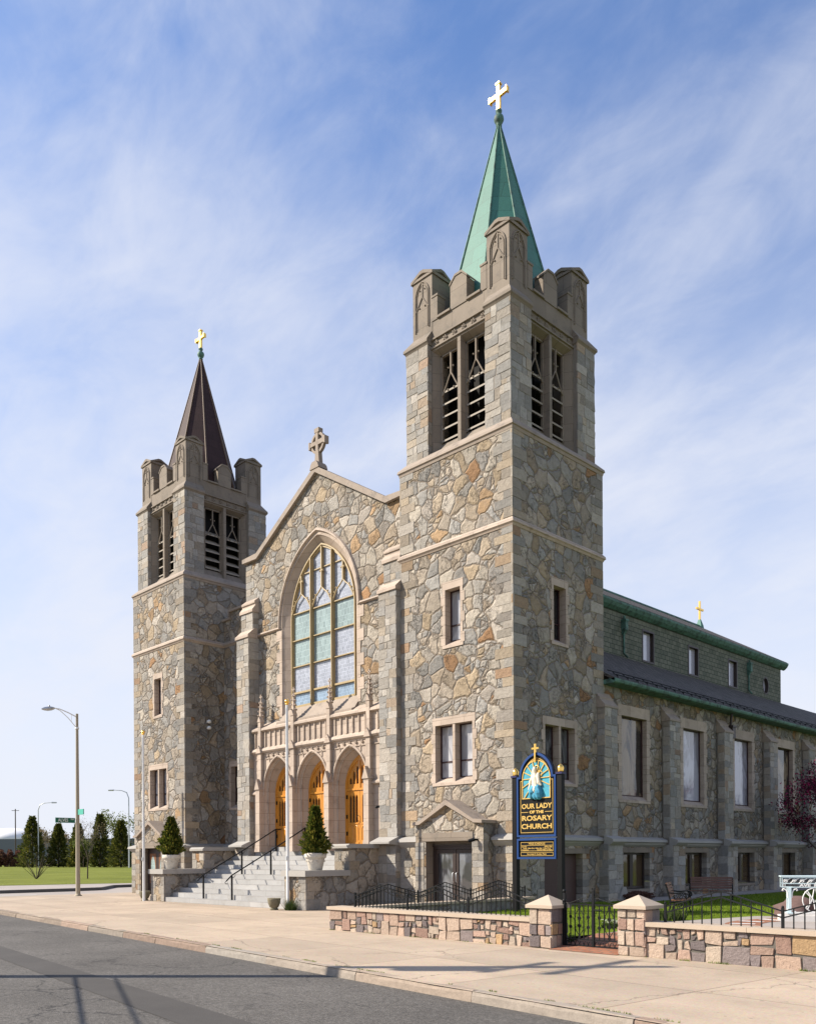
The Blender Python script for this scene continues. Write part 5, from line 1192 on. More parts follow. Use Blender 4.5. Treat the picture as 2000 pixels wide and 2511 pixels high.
for k in range(n):
    a0, a1 = [math.radians(-118+k*(236/n)+o_) for o_ in (0, 236/n)]
    cx0, cy0, r0, r1 = 9.9, -1.2, 2.05, 2.75
    b.face([(cx0-r0*math.cos(a0), cy0+r0*math.sin(a0), .180), (cx0-r0*math.cos(a1), cy0+r0*math.sin(a1), .180), (cx0-r1*math.cos(a1), cy0+r1*math.sin(a1), .180), (cx0-r1*math.cos(a0), cy0+r1*math.sin(a0), .180)])
b.face([(6.75, -5.95, .1845), (7.95, -5.95, .1845), (7.9, -4.3, .181), (7.1, -4.0, .181)]); kind(b.obj('brick_path', 'brick'), 'structure')
b = B()
for k in range(13):
    a0, a1 = [math.radians(-112+k*18+o_) for o_ in (0, 5)]
    r0, r1 = 2.15, 2.65
    b.face([(9.9-r0*math.cos(a0), -1.2+r0*math.sin(a0), .185), (9.9-r0*math.cos(a1), -1.2+r0*math.sin(a1), .185), (9.9-r1*math.cos(a1), -1.2+r1*math.sin(a1), .185), (9.9-r1*math.cos(a0), -1.2+r1*math.sin(a0), .185)])
kind(b.obj('path_inlay', 'marble'), 'structure')
random.seed(31); b = B()
def inpath(x, y): return (6.1 < x < 14 and -6 < y < 2.6 and x > 6.2+abs(y+2)*.12) or (6.6 < x < 8.05 and y < -4.6) or (x < 1.7 and y > 4.5)
for i in range(26000):
    x, y = random.uniform(.8, 9.5), random.uniform(-6.85, 12)
    if inpath(x, y): continue
    blade(b, x, y, .17, random.uniform(.03, .085), .014)
kind(b.obj('grass_blades', 'blade'), 'stuff')
def clump(name, x, y, z, r, h, n, m, label, cat, seed, extra=None):
    random.seed(seed); o = empty(name, (x, y, z), label, cat); b = B()
    for i in range(n):
        a = random.uniform(0, 2*PI); q = r*random.random()**.5; blade(b, x+q*math.cos(a), y+q*math.sin(a), z, h*random.uniform(.5, 1.1), h*.18)
    b.obj('leaves', m, o)
    if extra:
        b = B()
        for i in range(extra):
            a = random.uniform(0, 2*PI); q = r*random.random()**.5; zz = z+h*random.uniform(.6, 1.05); p = Vector((x+q*math.cos(a), y+q*math.sin(a), zz)); s_ = .022
            for k in range(5): t = 2*PI*k/5; b.face([p, p+Vector((s_*math.cos(t), s_*math.sin(t), .006)), p+Vector((s_*math.cos(t+.9), s_*math.sin(t+.9), .006))])
        b.obj('blossom', 'flowers', o)
clump('flower_clump', 4.7, -5.2, .17, .30, .13, 260, 'plantg', 'low clump of white flowers on the lawn behind the front wall', 'flowers', 4, 70)
clump('flower_clump', 6.15, -4.6, .17, .22, .16, 200, 'plantg', 'small clump of white flowers on the lawn seen through the gate', 'flowers', 5, 40)
clump('leafy_clump', 5.9, -1.9, .17, .35, .26, 300, 'plantg', 'yellow-green leafy clump under the near bench', 'plant', 6)
clump('leafy_clump', 6.6, -6.75, -.004, .12, .22, 90, 'plantg', 'weedy clump at the foot of the left gate pillar', 'plant', 8)
# clipped grey border along the wall of the church
random.seed(77); b = B()
for i in range(1500):
    x, y = random.uniform(.35, .9), random.uniform(4.9, 6.3); b.tint = (random.random(), 0, 0); p = Vector((x, y, .17+.27*random.random()**.6*(1-.5*abs(y-5.6)))); d = Vector((random.gauss(0, 1), random.gauss(0, 1), random.gauss(.5, .7))).normalized(); s_ = d.orthogonal().normalized()
    b.face([p-s_*.02, p+d*.035-s_*.025, p+d*.07, p+d*.035+s_*.025])
tag(b.obj('low_border_shrub', 'hedge', None, (.6, 5.6, .17)), 'low dull brown border shrub below the basement window', 'shrub')
b = B()
for k, (s_, t) in enumerate(((-1, .16), (1, .16))): b.hexa([(.42+s_*.0, 4.75+.06*k, .17), (.46, 4.75+.06*k, .17), (.46+.1, 5.2+.06*k, .17), (.42+.1, 5.2+.06*k, .17), (.50, 4.92, .62), (.54, 4.92, .62), (.56, 5.05, .62), (.52, 5.05, .62)])
tag(b.obj('folding_board', 'cap', None, (.5, 5, .17)), 'small grey folding board leaning by the church wall', 'board')

# ---- cast iron benches
def bench(loc, rot, label, slats='bwood', proto=[None]):
    o = empty('garden_bench', (0, 0, 0), label, 'bench', 'iron and wood garden benches'); L = 1.35
    for s in (-1, 1):
        b = B(); x = s*L/2
        def t(P, r=.018): b.tube([(x, p, q) for p, q in P], r, 6)
        t([(-.02, .0), (.03, .12), (.0, .26), (.04, .40)]); t([(.50, .0), (.44, .14), (.42, .28), (.42, .40), (.46, .56), (.54, .86)], .022); t([(.0, .40), (.2, .385), (.42, .36)], .02)
        t([(.47, .62), (.3, .60), (.08, .62), (-.02, .58), (-.04, .50), (.02, .46), (.05, .50), (.03, .54)], .02); t([(.04, .40), (.0, .48), (.06, .60)], .016)
        for (cy, cz, r) in ((.16, .50, .07), (.30, .49, .07), (.14, .22, .08), (.30, .20, .08)):
            t([(cy+r*(1-.06*k)*math.cos(k*.7), cz+r*(1-.06*k)*math.sin(k*.7)) for k in range(13)], .012)
        t([(-.05, .0), (.03, .0)], .022); t([(.46, .0), (.54, .0)], .022)
        b.obj('bench_end', 'iron', o)
    for k in range(5): 
        b = B(); y = -.01+.092*k; b.box(-L/2, L/2, y, y+.07, .405-.006*k, .432-.006*k); b.obj('seat_slat', slats, o)
    for k in range(5):
        b = B(); z = .48+.085*k; y = .437+.10*((z-.45)/.4)
        b.hexa([(-L/2, y-.03, z), (L/2, y-.03, z), (L/2, y-.006, z-.004), (-L/2, y-.006, z-.004), (-L/2, y-.014, z+.066), (L/2, y-.014, z+.066), (L/2, y+.01, z+.062), (-L/2, y+.01, z+.062)]); b.obj('back_slat', slats, o)
    o.location = loc; o.rotation_euler = (0, 0, rot); o.scale = (.92, .92, .88); return o
bn = bench((5.2, .35, .17), math.radians(114), 'garden bench seen end-on behind the right gate pillar', 'bwood2')
def bcopy(src, loc, rot, label): c = copy_tree(src, loc, rot, label); return c
b2 = bench((3.2, 5.55, .17), math.radians(25), 'reddish slatted garden bench facing the lawn by the church wall')
bcopy(b2, (6.1, 9.3, .17), math.radians(40), 'garden bench half hidden behind the white iron table')

# ---- white iron table with AVE MARIA on a marble base
def text_mesh(txt, size, loc, F=None, bold=.0, align='CENTER', ext=.006, sx=1.0, fit=0):
    cu = bpy.data.curves.new('t', 'FONT'); cu.body = txt; cu.size = size; cu.align_x = align; cu.align_y = 'CENTER'; cu.extrude = ext; cu.offset = bold; cu.resolution_u = 3
    ob = bpy.data.objects.new('t', cu); COL.objects.link(ob); dg = bpy.context.evaluated_depsgraph_get(); me = ob.evaluated_get(dg).to_mesh()
    if fit: sx = fit/max(1e-6, max(v.co.x for v in me.vertices)-min(v.co.x for v in me.vertices))
    vs = [F(loc[0]+v.co.x*sx, -loc[2]-v.co.z, loc[1]+v.co.y) for v in me.vertices]; fs = [tuple(p.vertices) for p in me.polygons]
    bpy.data.objects.remove(ob); bpy.data.curves.remove(cu); return vs, fs
tb = empty('prayer_table', (8.5, -.6, .17), 'white iron table lettered AVE MARIA standing on a marble slab', 'table')
TF = Face((8.0, -.62, 0), (math.cos(.5), math.sin(.5), 0), (math.sin(.5), -math.cos(.5), 0)); zt = 1.14; zb = .38
b = B(); TF.box(b, -.14, 1.45, -.06, .5, .17, .30); TF.box(b, -.05, 1.4, -.02, .45, .30, .345); b.obj('marble_base', 'marble', tb)
b = B()
for d in (0, .36):
    TF.box(b, -.10, 1.30, d-.015, d+.015, zt-.03, zt); TF.box(b, -.10, 1.30, d-.012, d+.012, zt-.155, zt-.14); TF.box(b, -.10, 1.30, d-.012, d+.012, zt-.235, zt-.22)
    TF.box(b, -.10, -.085, d-.012, d+.012, zt-.23, zt)
TF.box(b, -.12, 1.32, -.03, .40, zt, zt+.022); b.obj('table_top', 'pale', tb)
b = B()
for k in range(8):
    u = -.02+.165*k; s = 1 if k % 2 else -1
    b.tube([TF(u+s*.045*(1-.06*i)*math.cos(i*.75), -.0, zt-.09+.045*(1-.06*i)*math.sin(i*.75)) for i in range(13)], .010, 5)
    b.tube([TF(u-.07, 0, zt-.14), TF(u-.03, 0, zt-.10), TF(u+.05, 0, zt-.06), TF(u+.09, 0, zt-.035)], .010, 5)
for q in range(2):
    for p in range(2): TF.box(b, -.08+.035*p, -.062+.035*p, -.012, .012, zt-.175-.028*q, zt-.160-.028*q)
b.obj('scrollwork', 'white', tb)
b = B(); vs, fs = text_mesh('AVE  MARIA', .085, (.58, zt-.187, .008), TF, .004, 'CENTER', .006, 1.45); b.mesh(vs, fs); b.obj('lettering', 'white', tb, None, False)
for d in (0.0, .36):
    for u in (.06, 1.06):
        b = B(); TF.box(b, u-.027, u+.027, d-.025, d+.025, zb-.04, zt-.235); TF.box(b, u-.06, u+.06, d-.05, d+.05, zb-.04, zb-.015); b.obj('leg', 'pale', tb)
b = B()
for u in (.06, 1.06):
    for s in (-1, 1):
        b.tube([TF(u+s*.04, 0, zt-.45), TF(u+s*.05, 0, zt-.33), TF(u+s*.09, 0, zt-.27), TF(u+s*.14, 0, zt-.26), TF(u+s*.155, 0, zt-.29), TF(u+s*.13, 0, zt-.305)], .014, 5)
        b.tube([TF(u+s*.04, 0, zb+.06), TF(u+s*.07, 0, zb+.02), TF(u+s*.12, 0, zb)], .014, 5)
TF.box(b, .06, 1.06, -.012, .012, zb-.03, zb)
cu_, cz_, rr = .56, (zt-.24+zb)/2, (zt-.24-zb)/2
b.tube([TF(cu_+rr*.95*math.cos(2*PI*k/30), 0, cz_+rr*math.sin(2*PI*k/30)) for k in range(31)], .012, 5)
for s in (-1, 1):
    b.tube([TF(cu_+s*.02, 0, cz_+rr*.9), TF(cu_+s*.06, 0, cz_), TF(cu_+s*.15, 0, cz_-rr*.8)], .012, 5)
    b.tube([TF(cu_-s*.15, 0, cz_+rr*.75), TF(cu_-s*.03, 0, cz_+.0), TF(cu_, 0, cz_-rr*.85)], .012, 5)
    b.tube([TF(cu_+s*.20, 0, cz_+rr*.72), TF(cu_+s*.10, 0, cz_+rr*.3), TF(cu_+s*.10, 0, cz_-rr*.3), TF(cu_+s*.20, 0, cz_-rr*.72)], .012, 5)
TF.box(b, cu_-.05, cu_+.05, -.008, .008, cz_-.03, cz_-.015); b.obj('monogram', 'white', tb)
random.seed(9)
def boulder(name, c, r, m, label, cat):
    b = B(); bm = bmesh.new(); bmesh.ops.create_icosphere(bm, subdivisions=3, radius=1)
    for v in bm.verts:
        q = v.co; k = 1+.16*math.sin(3.1*q.x+1)+.13*math.sin(4.7*q.y+2*q.z)+.10*math.sin(7*q.z+3*q.x)+random.uniform(-.02, .02); v.co = Vector((q.x*r[0], q.y*r[1], max(-.2, q.z)*r[2]))*k
    b.mesh([v.co+Vector(c) for v in bm.verts], [tuple(v.index for v in f.verts) for f in bm.faces], 0, True); bm.free(); tag(b.obj(name, m, None, c), label, cat)
boulder('boulder', (7.6, .75, .25), (.55, .35, .32), 'stone_dk', 'reddish brown boulder behind the white iron table', 'boulder')
boulder('pale_boulder', (9.0, .75, .35), (.28, .25, .24), 'marble', 'small white boulder right behind the white iron table', 'boulder')

# ---- church sign
sg = empty('church_sign', (2.13, -1.7, .17), 'tall black and blue church name board with gold lettering and arched relief panel', 'sign')
SF = Face((2.13, -1.7, 0), (1, 0, 0), (0, -1, 0))
for s, zt_ in ((-1, 3.68), (1, 3.68)):
    u = s*.715; b = B(); SF.box(b, u-.07, u+.07, -.07, .07, .1, zt_); o = b.obj('post', 'sblack', sg)
    b = B(); SF.box(b, u-.095, u+.095, -.095, .095, zt_, zt_+.05); b.obj('post_cap', 'snavy', o)
    b = B(); c = SF(u, 0, 0); b.lathe(c.x, c.y, [(.05, zt_+.05), (.085, zt_+.06), (.075, zt_+.09), (.088, zt_+.15), (.07, zt_+.20), (.03, zt_+.24), (.008, zt_+.265)], 14); b.obj('gilt_ball', 'gold', o)
def shoulder(h, ex, zb): # arched board outline with small shoulders
    return [(-.62+h, zb+h), (.62-h, zb+h), (.62-h, 3.68-h), (.53-h, 3.68-h)]+arch(.53-h, 3.66-h*.2, 4.29-h*1.3, 12)[::-1]+[(-.53+h, 3.68-h), (-.62+h, 3.68-h)]
b = B(); P = shoulder(0, 0, 2.12); b.prism([SF(u, -.05, z) for u, z in P], -SF.N*.10); pb = b.obj('name_board', 'sblack', sg)
b = B(); P2 = shoulder(.05, 0, 2.12); b.ribbon([SF(u, -.085, z) for u, z in P], [SF(u, -.085, z) for u, z in P2], 0, True); b.ribbon([SF(u, -.085, z) for u, z in P], [SF(u, -.03, z) for u, z in P], 0, True); b.ribbon([SF(u, -.085, z) for u, z in P2], [SF(u, -.05, z) for u, z in P2], 0, True); b.obj('blue_frame', 'sblue', pb)
b = B(); Pa = shoulder(.105, 0, 2.12); Pb = shoulder(.118, 0, 2.12); b.ribbon([SF(u, -.056, z) for u, z in Pa], [SF(u, -.056, z) for u, z in Pb], 0, True); 
A1 = arch(.45, 3.62, 4.10, 12, 0, 3.10); A2 = arch(.425, 3.62, 4.07, 12, 0, 3.125); b.ribbon([SF(u, -.07, z) for u, z in A1], [SF(u, -.07, z) for u, z in A2], 0, True); b.ribbon([SF(u, -.07, z) for u, z in A1], [SF(u, -.05, z) for u, z in A1], 0, True)
for t in [k*PI/7.0-.42 for k in range(11)]:
    u, z = math.cos(t), math.sin(t); r = .1
    q = Vector((0, 3.62)); e = Vector((u, z)); L = .05
    while L < 1 and abs(q.x+e.x*L) < .43 and q.y+e.y*L > 3.13 and (q.y+e.y*L < 3.62 or q.y+e.y*L < arch_z(min(.42, abs(q.x+e.x*L)), .43, 3.62, 4.07)): L += .01
    a_ = q+e*.10; c_ = q+e*L; b.bar(SF(a_.x, -.066, a_.y), SF(c_.x, -.066, c_.y), .022, .022)
for (txt, sz, z, ft) in (('OUR LADY', .175, 2.905, .96), ('OF THE', .10, 2.755, .45), ('ROSARY', .175, 2.595, .96), ('CHURCH', .175, 2.385, .96)):
    vs, fs = text_mesh(txt, sz, (0, z, .054), SF, .005, 'CENTER', .006, 1, ft); b.mesh(vs, fs)
for s in (-1, 1): SF.box(b, min(s*.27, s*.49), max(s*.27, s*.49), -.062, -.05, 2.75, 2.764)
b.obj('gold_lettering', 'sgold', pb, None, False)
b = B(); b.poly(arch(.44, 3.62, 4.09, 12, 0, 3.11), [], SF.at(-.054)); b.obj('teal_field', 'rteal', pb)
# relief of a seated mother holding a child: one smooth body
def skinned(name, chains, m, parent):
    vs = []; es = []; rs = []
    for ch in chains:
        k0 = len(vs)
        for i, (p, r) in enumerate(ch):
            vs.append(Vector(p)); rs.append(r)
            if i: es.append((len(vs)-2, len(vs)-1))
    b = B()
    for (i, j) in es: 
        P = [vs[i].lerp(vs[j], t/3) for t in range(4)]; R_ = [rs[i]+(rs[j]-rs[i])*t/3 for t in range(4)]; b.tube(P, R_, 8)
    for v, r in zip(vs, rs): b.ball(v, r*1.0, 0, 8)
    me_o = b.obj(name, m, parent)
    md = me_o.modifiers.new('remesh', 'REMESH'); md.mode = 'VOXEL'; md.voxel_size = .008; md.use_smooth_shade = True
    s_ = me_o.modifiers.new('smooth', 'SMOOTH'); s_.iterations = 4
    return me_o
def sp_(u, z, d=-.09): return SF(u, d, z)
skinned('relief_figure', [[(sp_(-.03, 3.84), .058), (sp_(-.02, 3.74), .04), (sp_(-.02, 3.62), .085), (sp_(0, 3.45), .10), (sp_(.02, 3.34), .12)], [(sp_(-.05, 3.68), .04), (sp_(-.16, 3.55), .04), (sp_(-.18, 3.42), .035), (sp_(-.22, 3.34), .025)],
                          [(sp_(.03, 3.66), .04), (sp_(.13, 3.52), .04), (sp_(.10, 3.44), .035)], [(sp_(.085, 3.72), .045), (sp_(.09, 3.62), .05), (sp_(.10, 3.50), .06), (sp_(.17, 3.44), .03)], [(sp_(-.03, 3.87), .05), (sp_(-.08, 3.76), .035), (sp_(-.12, 3.64), .03)]], 'relief', pb)
skinned('relief_robe', [[(sp_(-.02, 3.38, -.08), .12), (sp_(-.10, 3.28, -.09), .11), (sp_(-.13, 3.16, -.07), .08)], [(sp_(.05, 3.36, -.08), .12), (sp_(.10, 3.26, -.09), .11), (sp_(.10, 3.16, -.07), .10)], [(sp_(-.02, 3.20, -.08), .09), (sp_(0, 3.15, -.07), .09)]], 'rblue', pb)
b = B()
for (u, z, r) in ((.02, 3.86, .085), (.125, 3.73, .07)):
    b.tube([SF(u+r*math.cos(2*PI*k/18), -.065, z+r*math.sin(2*PI*k/18)) for k in range(19)], .014, 5)
b.obj('halo', 'sgold', pb)
b = B(); SF.box(b, -.024, .024, -.12, -.085, 4.02, 4.50); SF.box(b, -.105, .105, -.118, -.087, 4.36, 4.405); b.obj('gilt_cross', 'gold', pb)
b = B(); SF.box(b, -.62, .62, -.05, .05, 1.55, 2.08); sb = b.obj('schedule_board', 'sblack', sg)
b = B(); Q = rect(-.62, .62, 1.55, 2.08); Q2 = rect(-.57, .57, 1.60, 2.03); b.ribbon([SF(u, -.085, z) for u, z in Q], [SF(u, -.085, z) for u, z in Q2], 0, True); b.ribbon([SF(u, -.085, z) for u, z in Q], [SF(u, -.03, z) for u, z in Q], 0, True); b.ribbon([SF(u, -.085, z) for u, z in Q2], [SF(u, -.05, z) for u, z in Q2], 0, True); b.obj('blue_frame', 'sblue', sb)
b = B()
def line_rect(u0, u1, z0, z1, t=.010):
    for q in ((u0, u1, z0, z0+t), (u0, u1, z1-t, z1), (u0, u0+t, z0+t, z1-t), (u1-t, u1, z0+t, z1-t)): SF.box(b, q[0], q[1], -.056, -.05, q[2], q[3])
line_rect(-.515, .515, 1.755, 1.985); line_rect(-.515, .515, 1.63, 1.725); SF.box(b, -.50, .50, -.056, -.05, 1.895, 1.904)
for txt, sz, u, z, al in (('MASS SCHEDULE', .070, 0, 1.94, 'CENTER'), ('Saturday', .045, -.48, 1.868, 'LEFT'), ('4:00pm (Eng)', .045, .48, 1.868, 'RIGHT'), ('Sunday  7:00am (Port)  9:00am (Eng)  11:00am (Port)', .0405, 0, 1.825, 'CENTER'), ('Confessions', .045, -.48, 1.785, 'LEFT'), ('Saturday 3:00pm to 3:45pm', .042, .48, 1.785, 'RIGHT'), ('Rev. Joseph A. Escobar, Pastor', .05, 0, 1.677, 'CENTER')):
    vs, fs = text_mesh(txt, sz, (u, z, .052), SF, .0012, al, .003); b.mesh(vs, fs)
b.obj('schedule_lettering', 'sgold', sb, None, False)

# ---- crimson crab apple by the church wall
random.seed(17)
def branchy(b, p, d, L, r, depth, ends, spread=.6, rnd=random):
    q = p; P = [p]; R_ = [r]
    for k in range(3):
        d = (d+Vector((rnd.gauss(0, .14), rnd.gauss(0, .14), rnd.gauss(.03, .1)))).normalized(); q = q+d*L/3; P.append(q); R_.append(r*(1-.14*(k+1)))
    b.tube(P, R_, 5)
    ends.append((q, d))
    if depth > 0:
        for k in range(rnd.choice((2, 3, 3))):
            dd = (d+Vector((rnd.gauss(0, spread), rnd.gauss(0, spread), rnd.gauss(.1, spread*.6)))).normalized(); branchy(b, P[rnd.choice((2, 3))], dd, L*rnd.uniform(.62, .85), r*.58, depth-1, ends, spread, rnd)
def leafcloud(b, ends, n, rad, size, rnd=random, tl=None):
    for q, d in ends:
        for i in range(n):
            p = q+Vector((rnd.gauss(0, rad), rnd.gauss(0, rad), rnd.gauss(0, rad*.8))); a = Vector((rnd.gauss(0, 1), rnd.gauss(0, 1), rnd.gauss(0, 1))).normalized(); c = a.orthogonal().normalized(); s_ = size*rnd.uniform(.6, 1.3)
            b.tint = ((tl or rnd.random)(), 0, 0); b.face([p-a*s_, p+c*s_*.5, p+a*s_, p-c*s_*.5])
o = empty('crabapple_tree', (3.1, 16.6, .17), 'crimson-leaved crab apple in bloom beside the church wall', 'tree'); b = B(); E_ = []
base = Vector((3.1, 16.6, .1)); b.tube([base, base+Vector((.03, 0, .5)), base+Vector((-.02, .03, 1.0))], [.075, .06, .055], 7)
for k in range(6): branchy(b, base+Vector((-.02, .03, .85+.05*k)), Vector((math.cos(k*1.05)*.8, math.sin(k*1.05)*.8, 1.15)), 1.5, .036, 4, E_, .45)
b.obj('trunk', 'bark', o); b = B(); leafcloud(b, E_, 24, .17, .05, tl=lambda: (random.random()*.5 if random.random() < .72 else random.uniform(.85, 1))); b.obj('crown', 'crab', o)

# ================================================================== LEFT: lamp, street signs, trees, far things
lx, ly = -21.9, -3.25
lamp = empty('street_lamp', (lx, ly, 0), 'tall tan concrete street lamp on the pavement corner', 'street lamp')
b = B(); b.tube([(lx, ly, -.05), (lx, ly, 4), (lx, ly, 8.05)], [.10, .078, .056], 14); b.lathe(lx, ly, [(.17, -.05), (.17, .02), (.12, .05), (.11, .10)], 12); b.obj('pole', 'conc', lamp)
b = B(); b.tube([(lx, ly, 7.90), (lx, ly-.40, 8.06), (lx, ly-.75, 8.17), (lx, ly-1.05, 8.19)], .024, 7); b.tube([(lx, ly, 7.40), (lx, ly-.4, 7.83), (lx, ly-.75, 8.11), (lx, ly-.95, 8.18)], .016, 6); b.tube([(lx, ly-.25, 7.69), (lx, ly-.25, 7.99)], .010, 5); b.lathe(lx, ly, [(.075, 7.36), (.085, 7.38), (.085, 7.44), (.07, 7.46)], 10); b.obj('arm', 'white', lamp)
b = B(); P = [(lx, ly-1.0, 8.18), (lx, ly-1.12, 8.16), (lx, ly-1.28, 8.13), (lx, ly-1.44, 8.11), (lx, ly-1.55, 8.09)]; b.tube(P, [.045, .085, .095, .075, .03], 10); b.ball((lx, ly-1.22, 8.26), .04, 0, 8); b.obj('luminaire', 'metal', lamp)
b = B(); b.box(lx-.02, lx+.02, ly-.98, ly-.12, 3.22, 3.44)
s1 = b.obj('street_name_sign', 'sgreen', None, (lx, ly, 3.3)); tag(s1, 'dark green street name sign reading ALVES on the lamp post', 'street sign'); F_ = Face((lx+.022, ly-.55, 0), (0, 1, 0), (1, 0, 0))
b = B(); vs, fs = text_mesh('ALVES', .20, (-.10, 3.33, 0), F_, .002, 'CENTER', .002, .82); b.mesh(vs, fs); vs, fs = text_mesh('WAY', .085, (.31, 3.375, 0), F_, .0015, 'CENTER', .002, .8); b.mesh(vs, fs); b.obj('lettering', 'white', s1, None, False)
b = B(); b.box(lx+.06, lx+.62, ly-.02, ly+.02, 3.58, 3.82); tag(b.obj('street_name_sign', 'steal', None, (lx, ly, 3.7)), 'bright teal street name sign seen edge-on above the green one', 'street sign')
def far_lamp(x, y, h, ax, ay, label):
    o = empty('highway_lamp', (x, y, 0), label, 'street lamp', 'slim lamps beyond the lawn'); b = B(); L = 2.6
    b.tube([(x, y, 0), (x, y, h*.55), (x, y, h-1.4), (x+ax*.35, y+ay*.35, h-.45), (x+ax*1.2, y+ay*1.2, h-.1), (x+ax*L, y+ay*L, h)], [.14, .11, .09, .08, .07, .05], 7); b.obj('pole', 'metal', o)
    b = B(); b.tube([(x+ax*L, y+ay*L, h), (x+ax*(L+.9), y+ay*(L+.9), h-.02)], [.16, .13], 7); b.obj('luminaire', 'metal', o)
def ray(px, dist):      # point on the ground seen in photo column px at a given distance along the view axis (measured survey aid)
    d = _fw+_R*((px-1000)/2128.08); return (CAMPOS.x+d.x*dist, CAMPOS.y+d.y*dist)
x, y = ray(95, 165); far_lamp(x, y, 12.5, .7, .715, 'slim highway lamp curving right above the leftmost evergreen')
x, y = ray(317, 150); far_lamp(x, y, 13.6, -.7, -.715, 'slim highway lamp curving left beside the far tower')
def conifer(x, y, H, Rm, label, seed, n=4200):
    random.seed(seed); Rm *= .92; o = empty('evergreen_tree', (x, y, .15), label, 'tree', 'evergreens at the back of the lawn'); b = B(); b.tube([(x, y, .0), (x, y, H*.5), (x, y, H*.97)], [.22, .13, .02], 6); b.obj('trunk', 'bark', o)
    b = B(); rf = lambda f: Rm*((.78+.22*min(1, f/.1)) if f < .1 else (1-(f-.1)/.93)**.80)+.06
    sprays(b, x, y, .25, .15+H, rf, n, .50, .55)
    for i in range(60):
        f = random.random(); p = Vector((x+random.gauss(0, .12*(1.2-f)), y+random.gauss(0, .12*(1.2-f)), .15+H*(.88+.15*f))); b.tint = (random.uniform(.2, .7), 0, 0); c = Vector((random.gauss(0, 1), random.gauss(0, 1), 0)).normalized(); b.face([p-c*.05, p+c*.12+Vector((0, 0, .2)), p+Vector((0, 0, .5)), p-c*.12+Vector((0, 0, .2))]); b.obj('crown', 'conifer', o); return o
for (px, d, H, R_, lab, sd_) in ((80, 166, 9.4, 2.75, 'tall broad dark evergreen, leftmost of the row', 1), (144, 168, 8.1, 2.15, 'narrow dark evergreen second from the left in the row', 2), (192, 164, 8.0, 2.0, 'evergreen half hidden behind the concrete lamp post', 3), (246, 162, 9.6, 2.15, 'slender pointed dark evergreen right of the lamp post', 4), (297, 158, 8.2, 2.35, 'lighter green evergreen nearest the far tower', 5)):
    x, y = ray(px, d); conifer(x, y, H, R_, lab, sd_)
def decid(name, px, d, H, spread_, leaf, n, label, seed, size, trunk=.12, depth=4):
    random.seed(seed); x, y = ray(px, d); o = empty(name, (x, y, .15), label, 'tree'); b = B(); E_ = []; p = Vector((x, y, 0)); b.tube([p, p+Vector((.05, 0, H*.3))], [trunk, trunk*.8], 6)
    for k in range(4): branchy(b, p+Vector((.05, 0, H*(.24+.04*k))), Vector((math.cos(k*1.6)*spread_, math.sin(k*1.6)*spread_, 1)), H*.25, trunk*.5, depth, E_, .42)
    b.obj('trunk', 'bark', o)
    if leaf: b = B(); leafcloud(b, E_, n, H*.05, size); b.obj('crown', leaf, o)
decid('budding_tree', 118, 215, 10.5, .9, 'buds', 9, 'tan budding tree behind the two left evergreens', 8, .22, .2, 4)
decid('leafing_tree', 307, 176, 11.5, .8, 'spring', 7, 'yellow-green leafing tree behind the evergreen by the far tower', 9, .20, .2, 4)
decid('young_tree', 205, 160, 6.0, .7, 'spring', 14, 'small yellow-green tree low beside the lamp post', 10, .16, .08, 3)
decid('bare_sapling', 215, 66, 4.9, .28, 'buds', 1, 'thin bare sapling on the lawn right of the lamp post', 12, .05, .055, 4)
random.seed(41); x, y = ray(90, 66); o = empty('bare_shrub', (x, y, .15), 'bare fan-shaped shrub of thin stems on the lawn', 'shrub'); b = B()
for k in range(26):
    a = random.uniform(-1, 1); c = random.uniform(-.6, .6); L = random.uniform(1.2, 2.4); P = [Vector((x, y, .12)), Vector((x+.70*a*L*.5, y+.715*a*L*.5+c*.4, .15+L*.5)), Vector((x+.70*a*L*.85, y+.715*a*L*.85+c*.8, .15+L*(1-.25*abs(a))))]; b.tube(P, [.018, .012, .005], 4)
b.obj('stem', 'bark', o)
# red hedge, grey industrial building with a white dome
random.seed(43); b = B()
for i in range(5200):
    px = random.uniform(-60, 62); x, y = ray(px, 186+random.uniform(-1.5, 1.5)); z = .2+3.4*random.random()**.6*(.75+.25*math.sin(px*.31)); b.tint = (random.random(), 0, 0); p = Vector((x, y, z)); d = Vector((random.gauss(0, 1), random.gauss(0, 1), random.gauss(.4, 1))).normalized(); c = d.orthogonal().normalized()
    b.face([p-c*.12, p+d*.3-c*.2, p+d*.6, p+d*.3+c*.2])
tag(b.obj('red_hedge', 'hedge', None, (*ray(0, 186), 0)), 'reddish bare hedge at the back of the lawn', 'hedge')
MT['shed'] = plain('shed_cladding', (.18, .20, .235), .7, var=.08, scale=.1); MT['dome'] = plain('white_dome', (1, 1, 1), .6, var=.04)
o = empty('industrial_building', (*ray(40, 330), 0), 'long grey industrial building far beyond the trees', 'building')
(xa, ya), (xb, yb) = ray(-160, 330), ray(330, 330); n_ = Vector((-.7145, .6996, 0))*40; b = B(); b.hexa([(xa, ya, 0), (xb, yb, 0), (xb+n_.x, yb+n_.y, 0), (xa+n_.x, ya+n_.y, 0), (xa, ya, 9.6), (xb, yb, 9.6), (xb+n_.x, yb+n_.y, 9.6), (xa+n_.x, ya+n_.y, 9.6)]); b.obj('wall', 'shed', o)
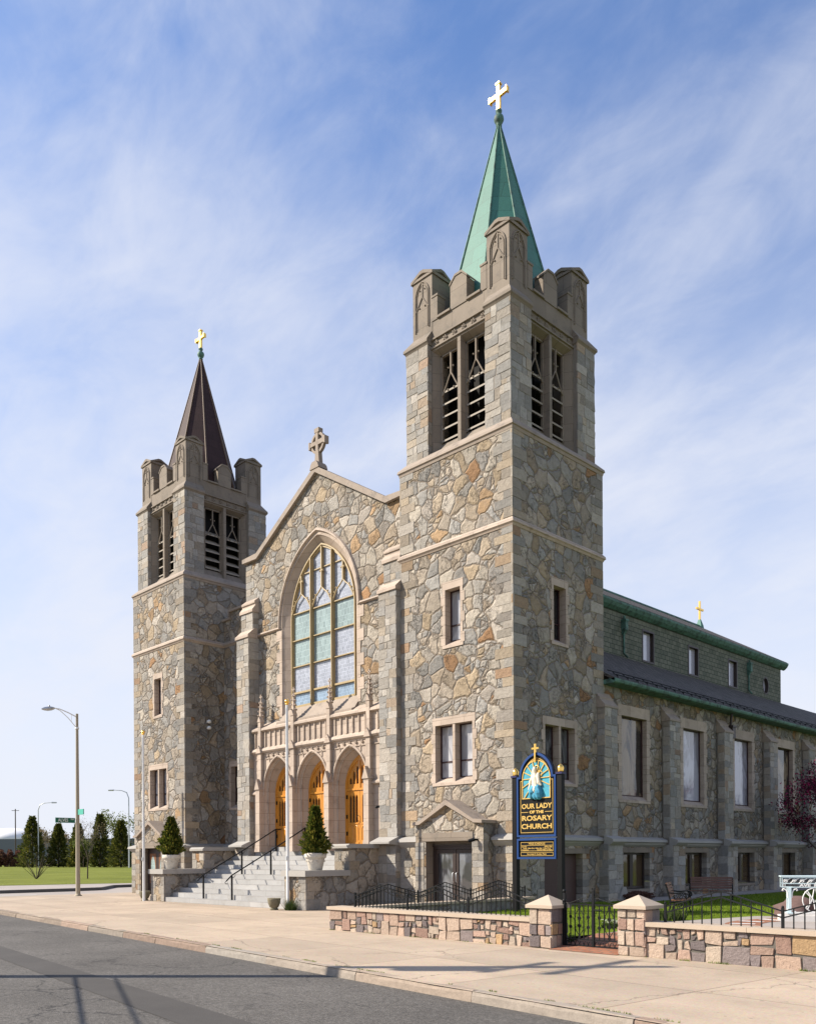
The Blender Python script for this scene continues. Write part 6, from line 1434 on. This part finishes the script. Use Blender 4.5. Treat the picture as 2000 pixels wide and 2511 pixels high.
b = B(); c = Vector((*ray(30, 420), 0)); b.lathe(c.x, c.y, [(13, 0), (13, 11.5)]+[(13*math.cos(t), 11.5+5.6*math.sin(t)) for t in (.15, .35, .6, .85, 1.1, 1.35, 1.56)], 32); tag(b.obj('dome_tank', 'dome', None, c), 'white domed tank far beyond the trees at left', 'tank')
x, y = ray(39, 270); b = B(); b.tube([(x, y, 0), (x, y, 17.5)], [.22, .16], 6); b.bar((x-.8, y-.8, 17.0), (x+.8, y+.8, 17.0), .15); tag(b.obj('far_utility_pole', 'bark', None, (x, y, 0)), 'thin dark utility pole in front of the white dome', 'utility pole')

# ---- utility pole at the kerb across the road (its shadow crosses the road)
ux, uy = -.38, -17.45
o = empty('utility_pole', (ux, uy, 0), 'wooden utility pole with crossarm across the road, out of the picture', 'utility pole'); b = B(); b.tube([(ux, uy, -.2), (ux, uy, 5), (ux, uy, 10.2)], [.17, .15, .11], 10); b.obj('pole', 'bark', o)
b = B(); b.box(ux-.06, ux+.06, uy-1.1, uy+1.1, 9.3, 9.42); b.box(ux-.05, ux+.05, uy-.8, uy+.8, 8.5, 8.6); b.obj('crossarm', 'bark', o)
b = B(); b.lathe(ux+.34, uy, [(.2, 7.1), (.22, 7.15), (.22, 7.9), (.15, 8.0)], 12); b.obj('transformer', 'metal', o)
b = B()
for h, d, r in ((3.45, (12.9, -22.6), .022), (3.9, (12.9, -22.6), .018)): b = B(); b.tube([(ux, uy, h), ((ux+d[0])/2, (uy+d[1])/2, h-.12), (d[0], d[1], h+.15)], r, 6); b.obj('cable', 'iron', o)
o2 = empty('utility_pole', (12.9, -22.6, 0), 'second wooden utility pole behind the viewer, out of the picture', 'utility pole'); b = B(); b.tube([(12.9, -22.6, -.3), (12.9, -22.6, 9.5)], [.17, .11], 10); b.obj('pole', 'bark', o2)
b = B(); b.box(12.0, 13.8, -22.66, -22.54, 8.7, 8.82); b.obj('crossarm', 'bark', o2)
flat('far_verge', [(-400, KY(-400)-6.3), (60, KY(60)-6.3), (60, KY(60)-14), (-400, KY(-400)-14)], -.02, 'walk')
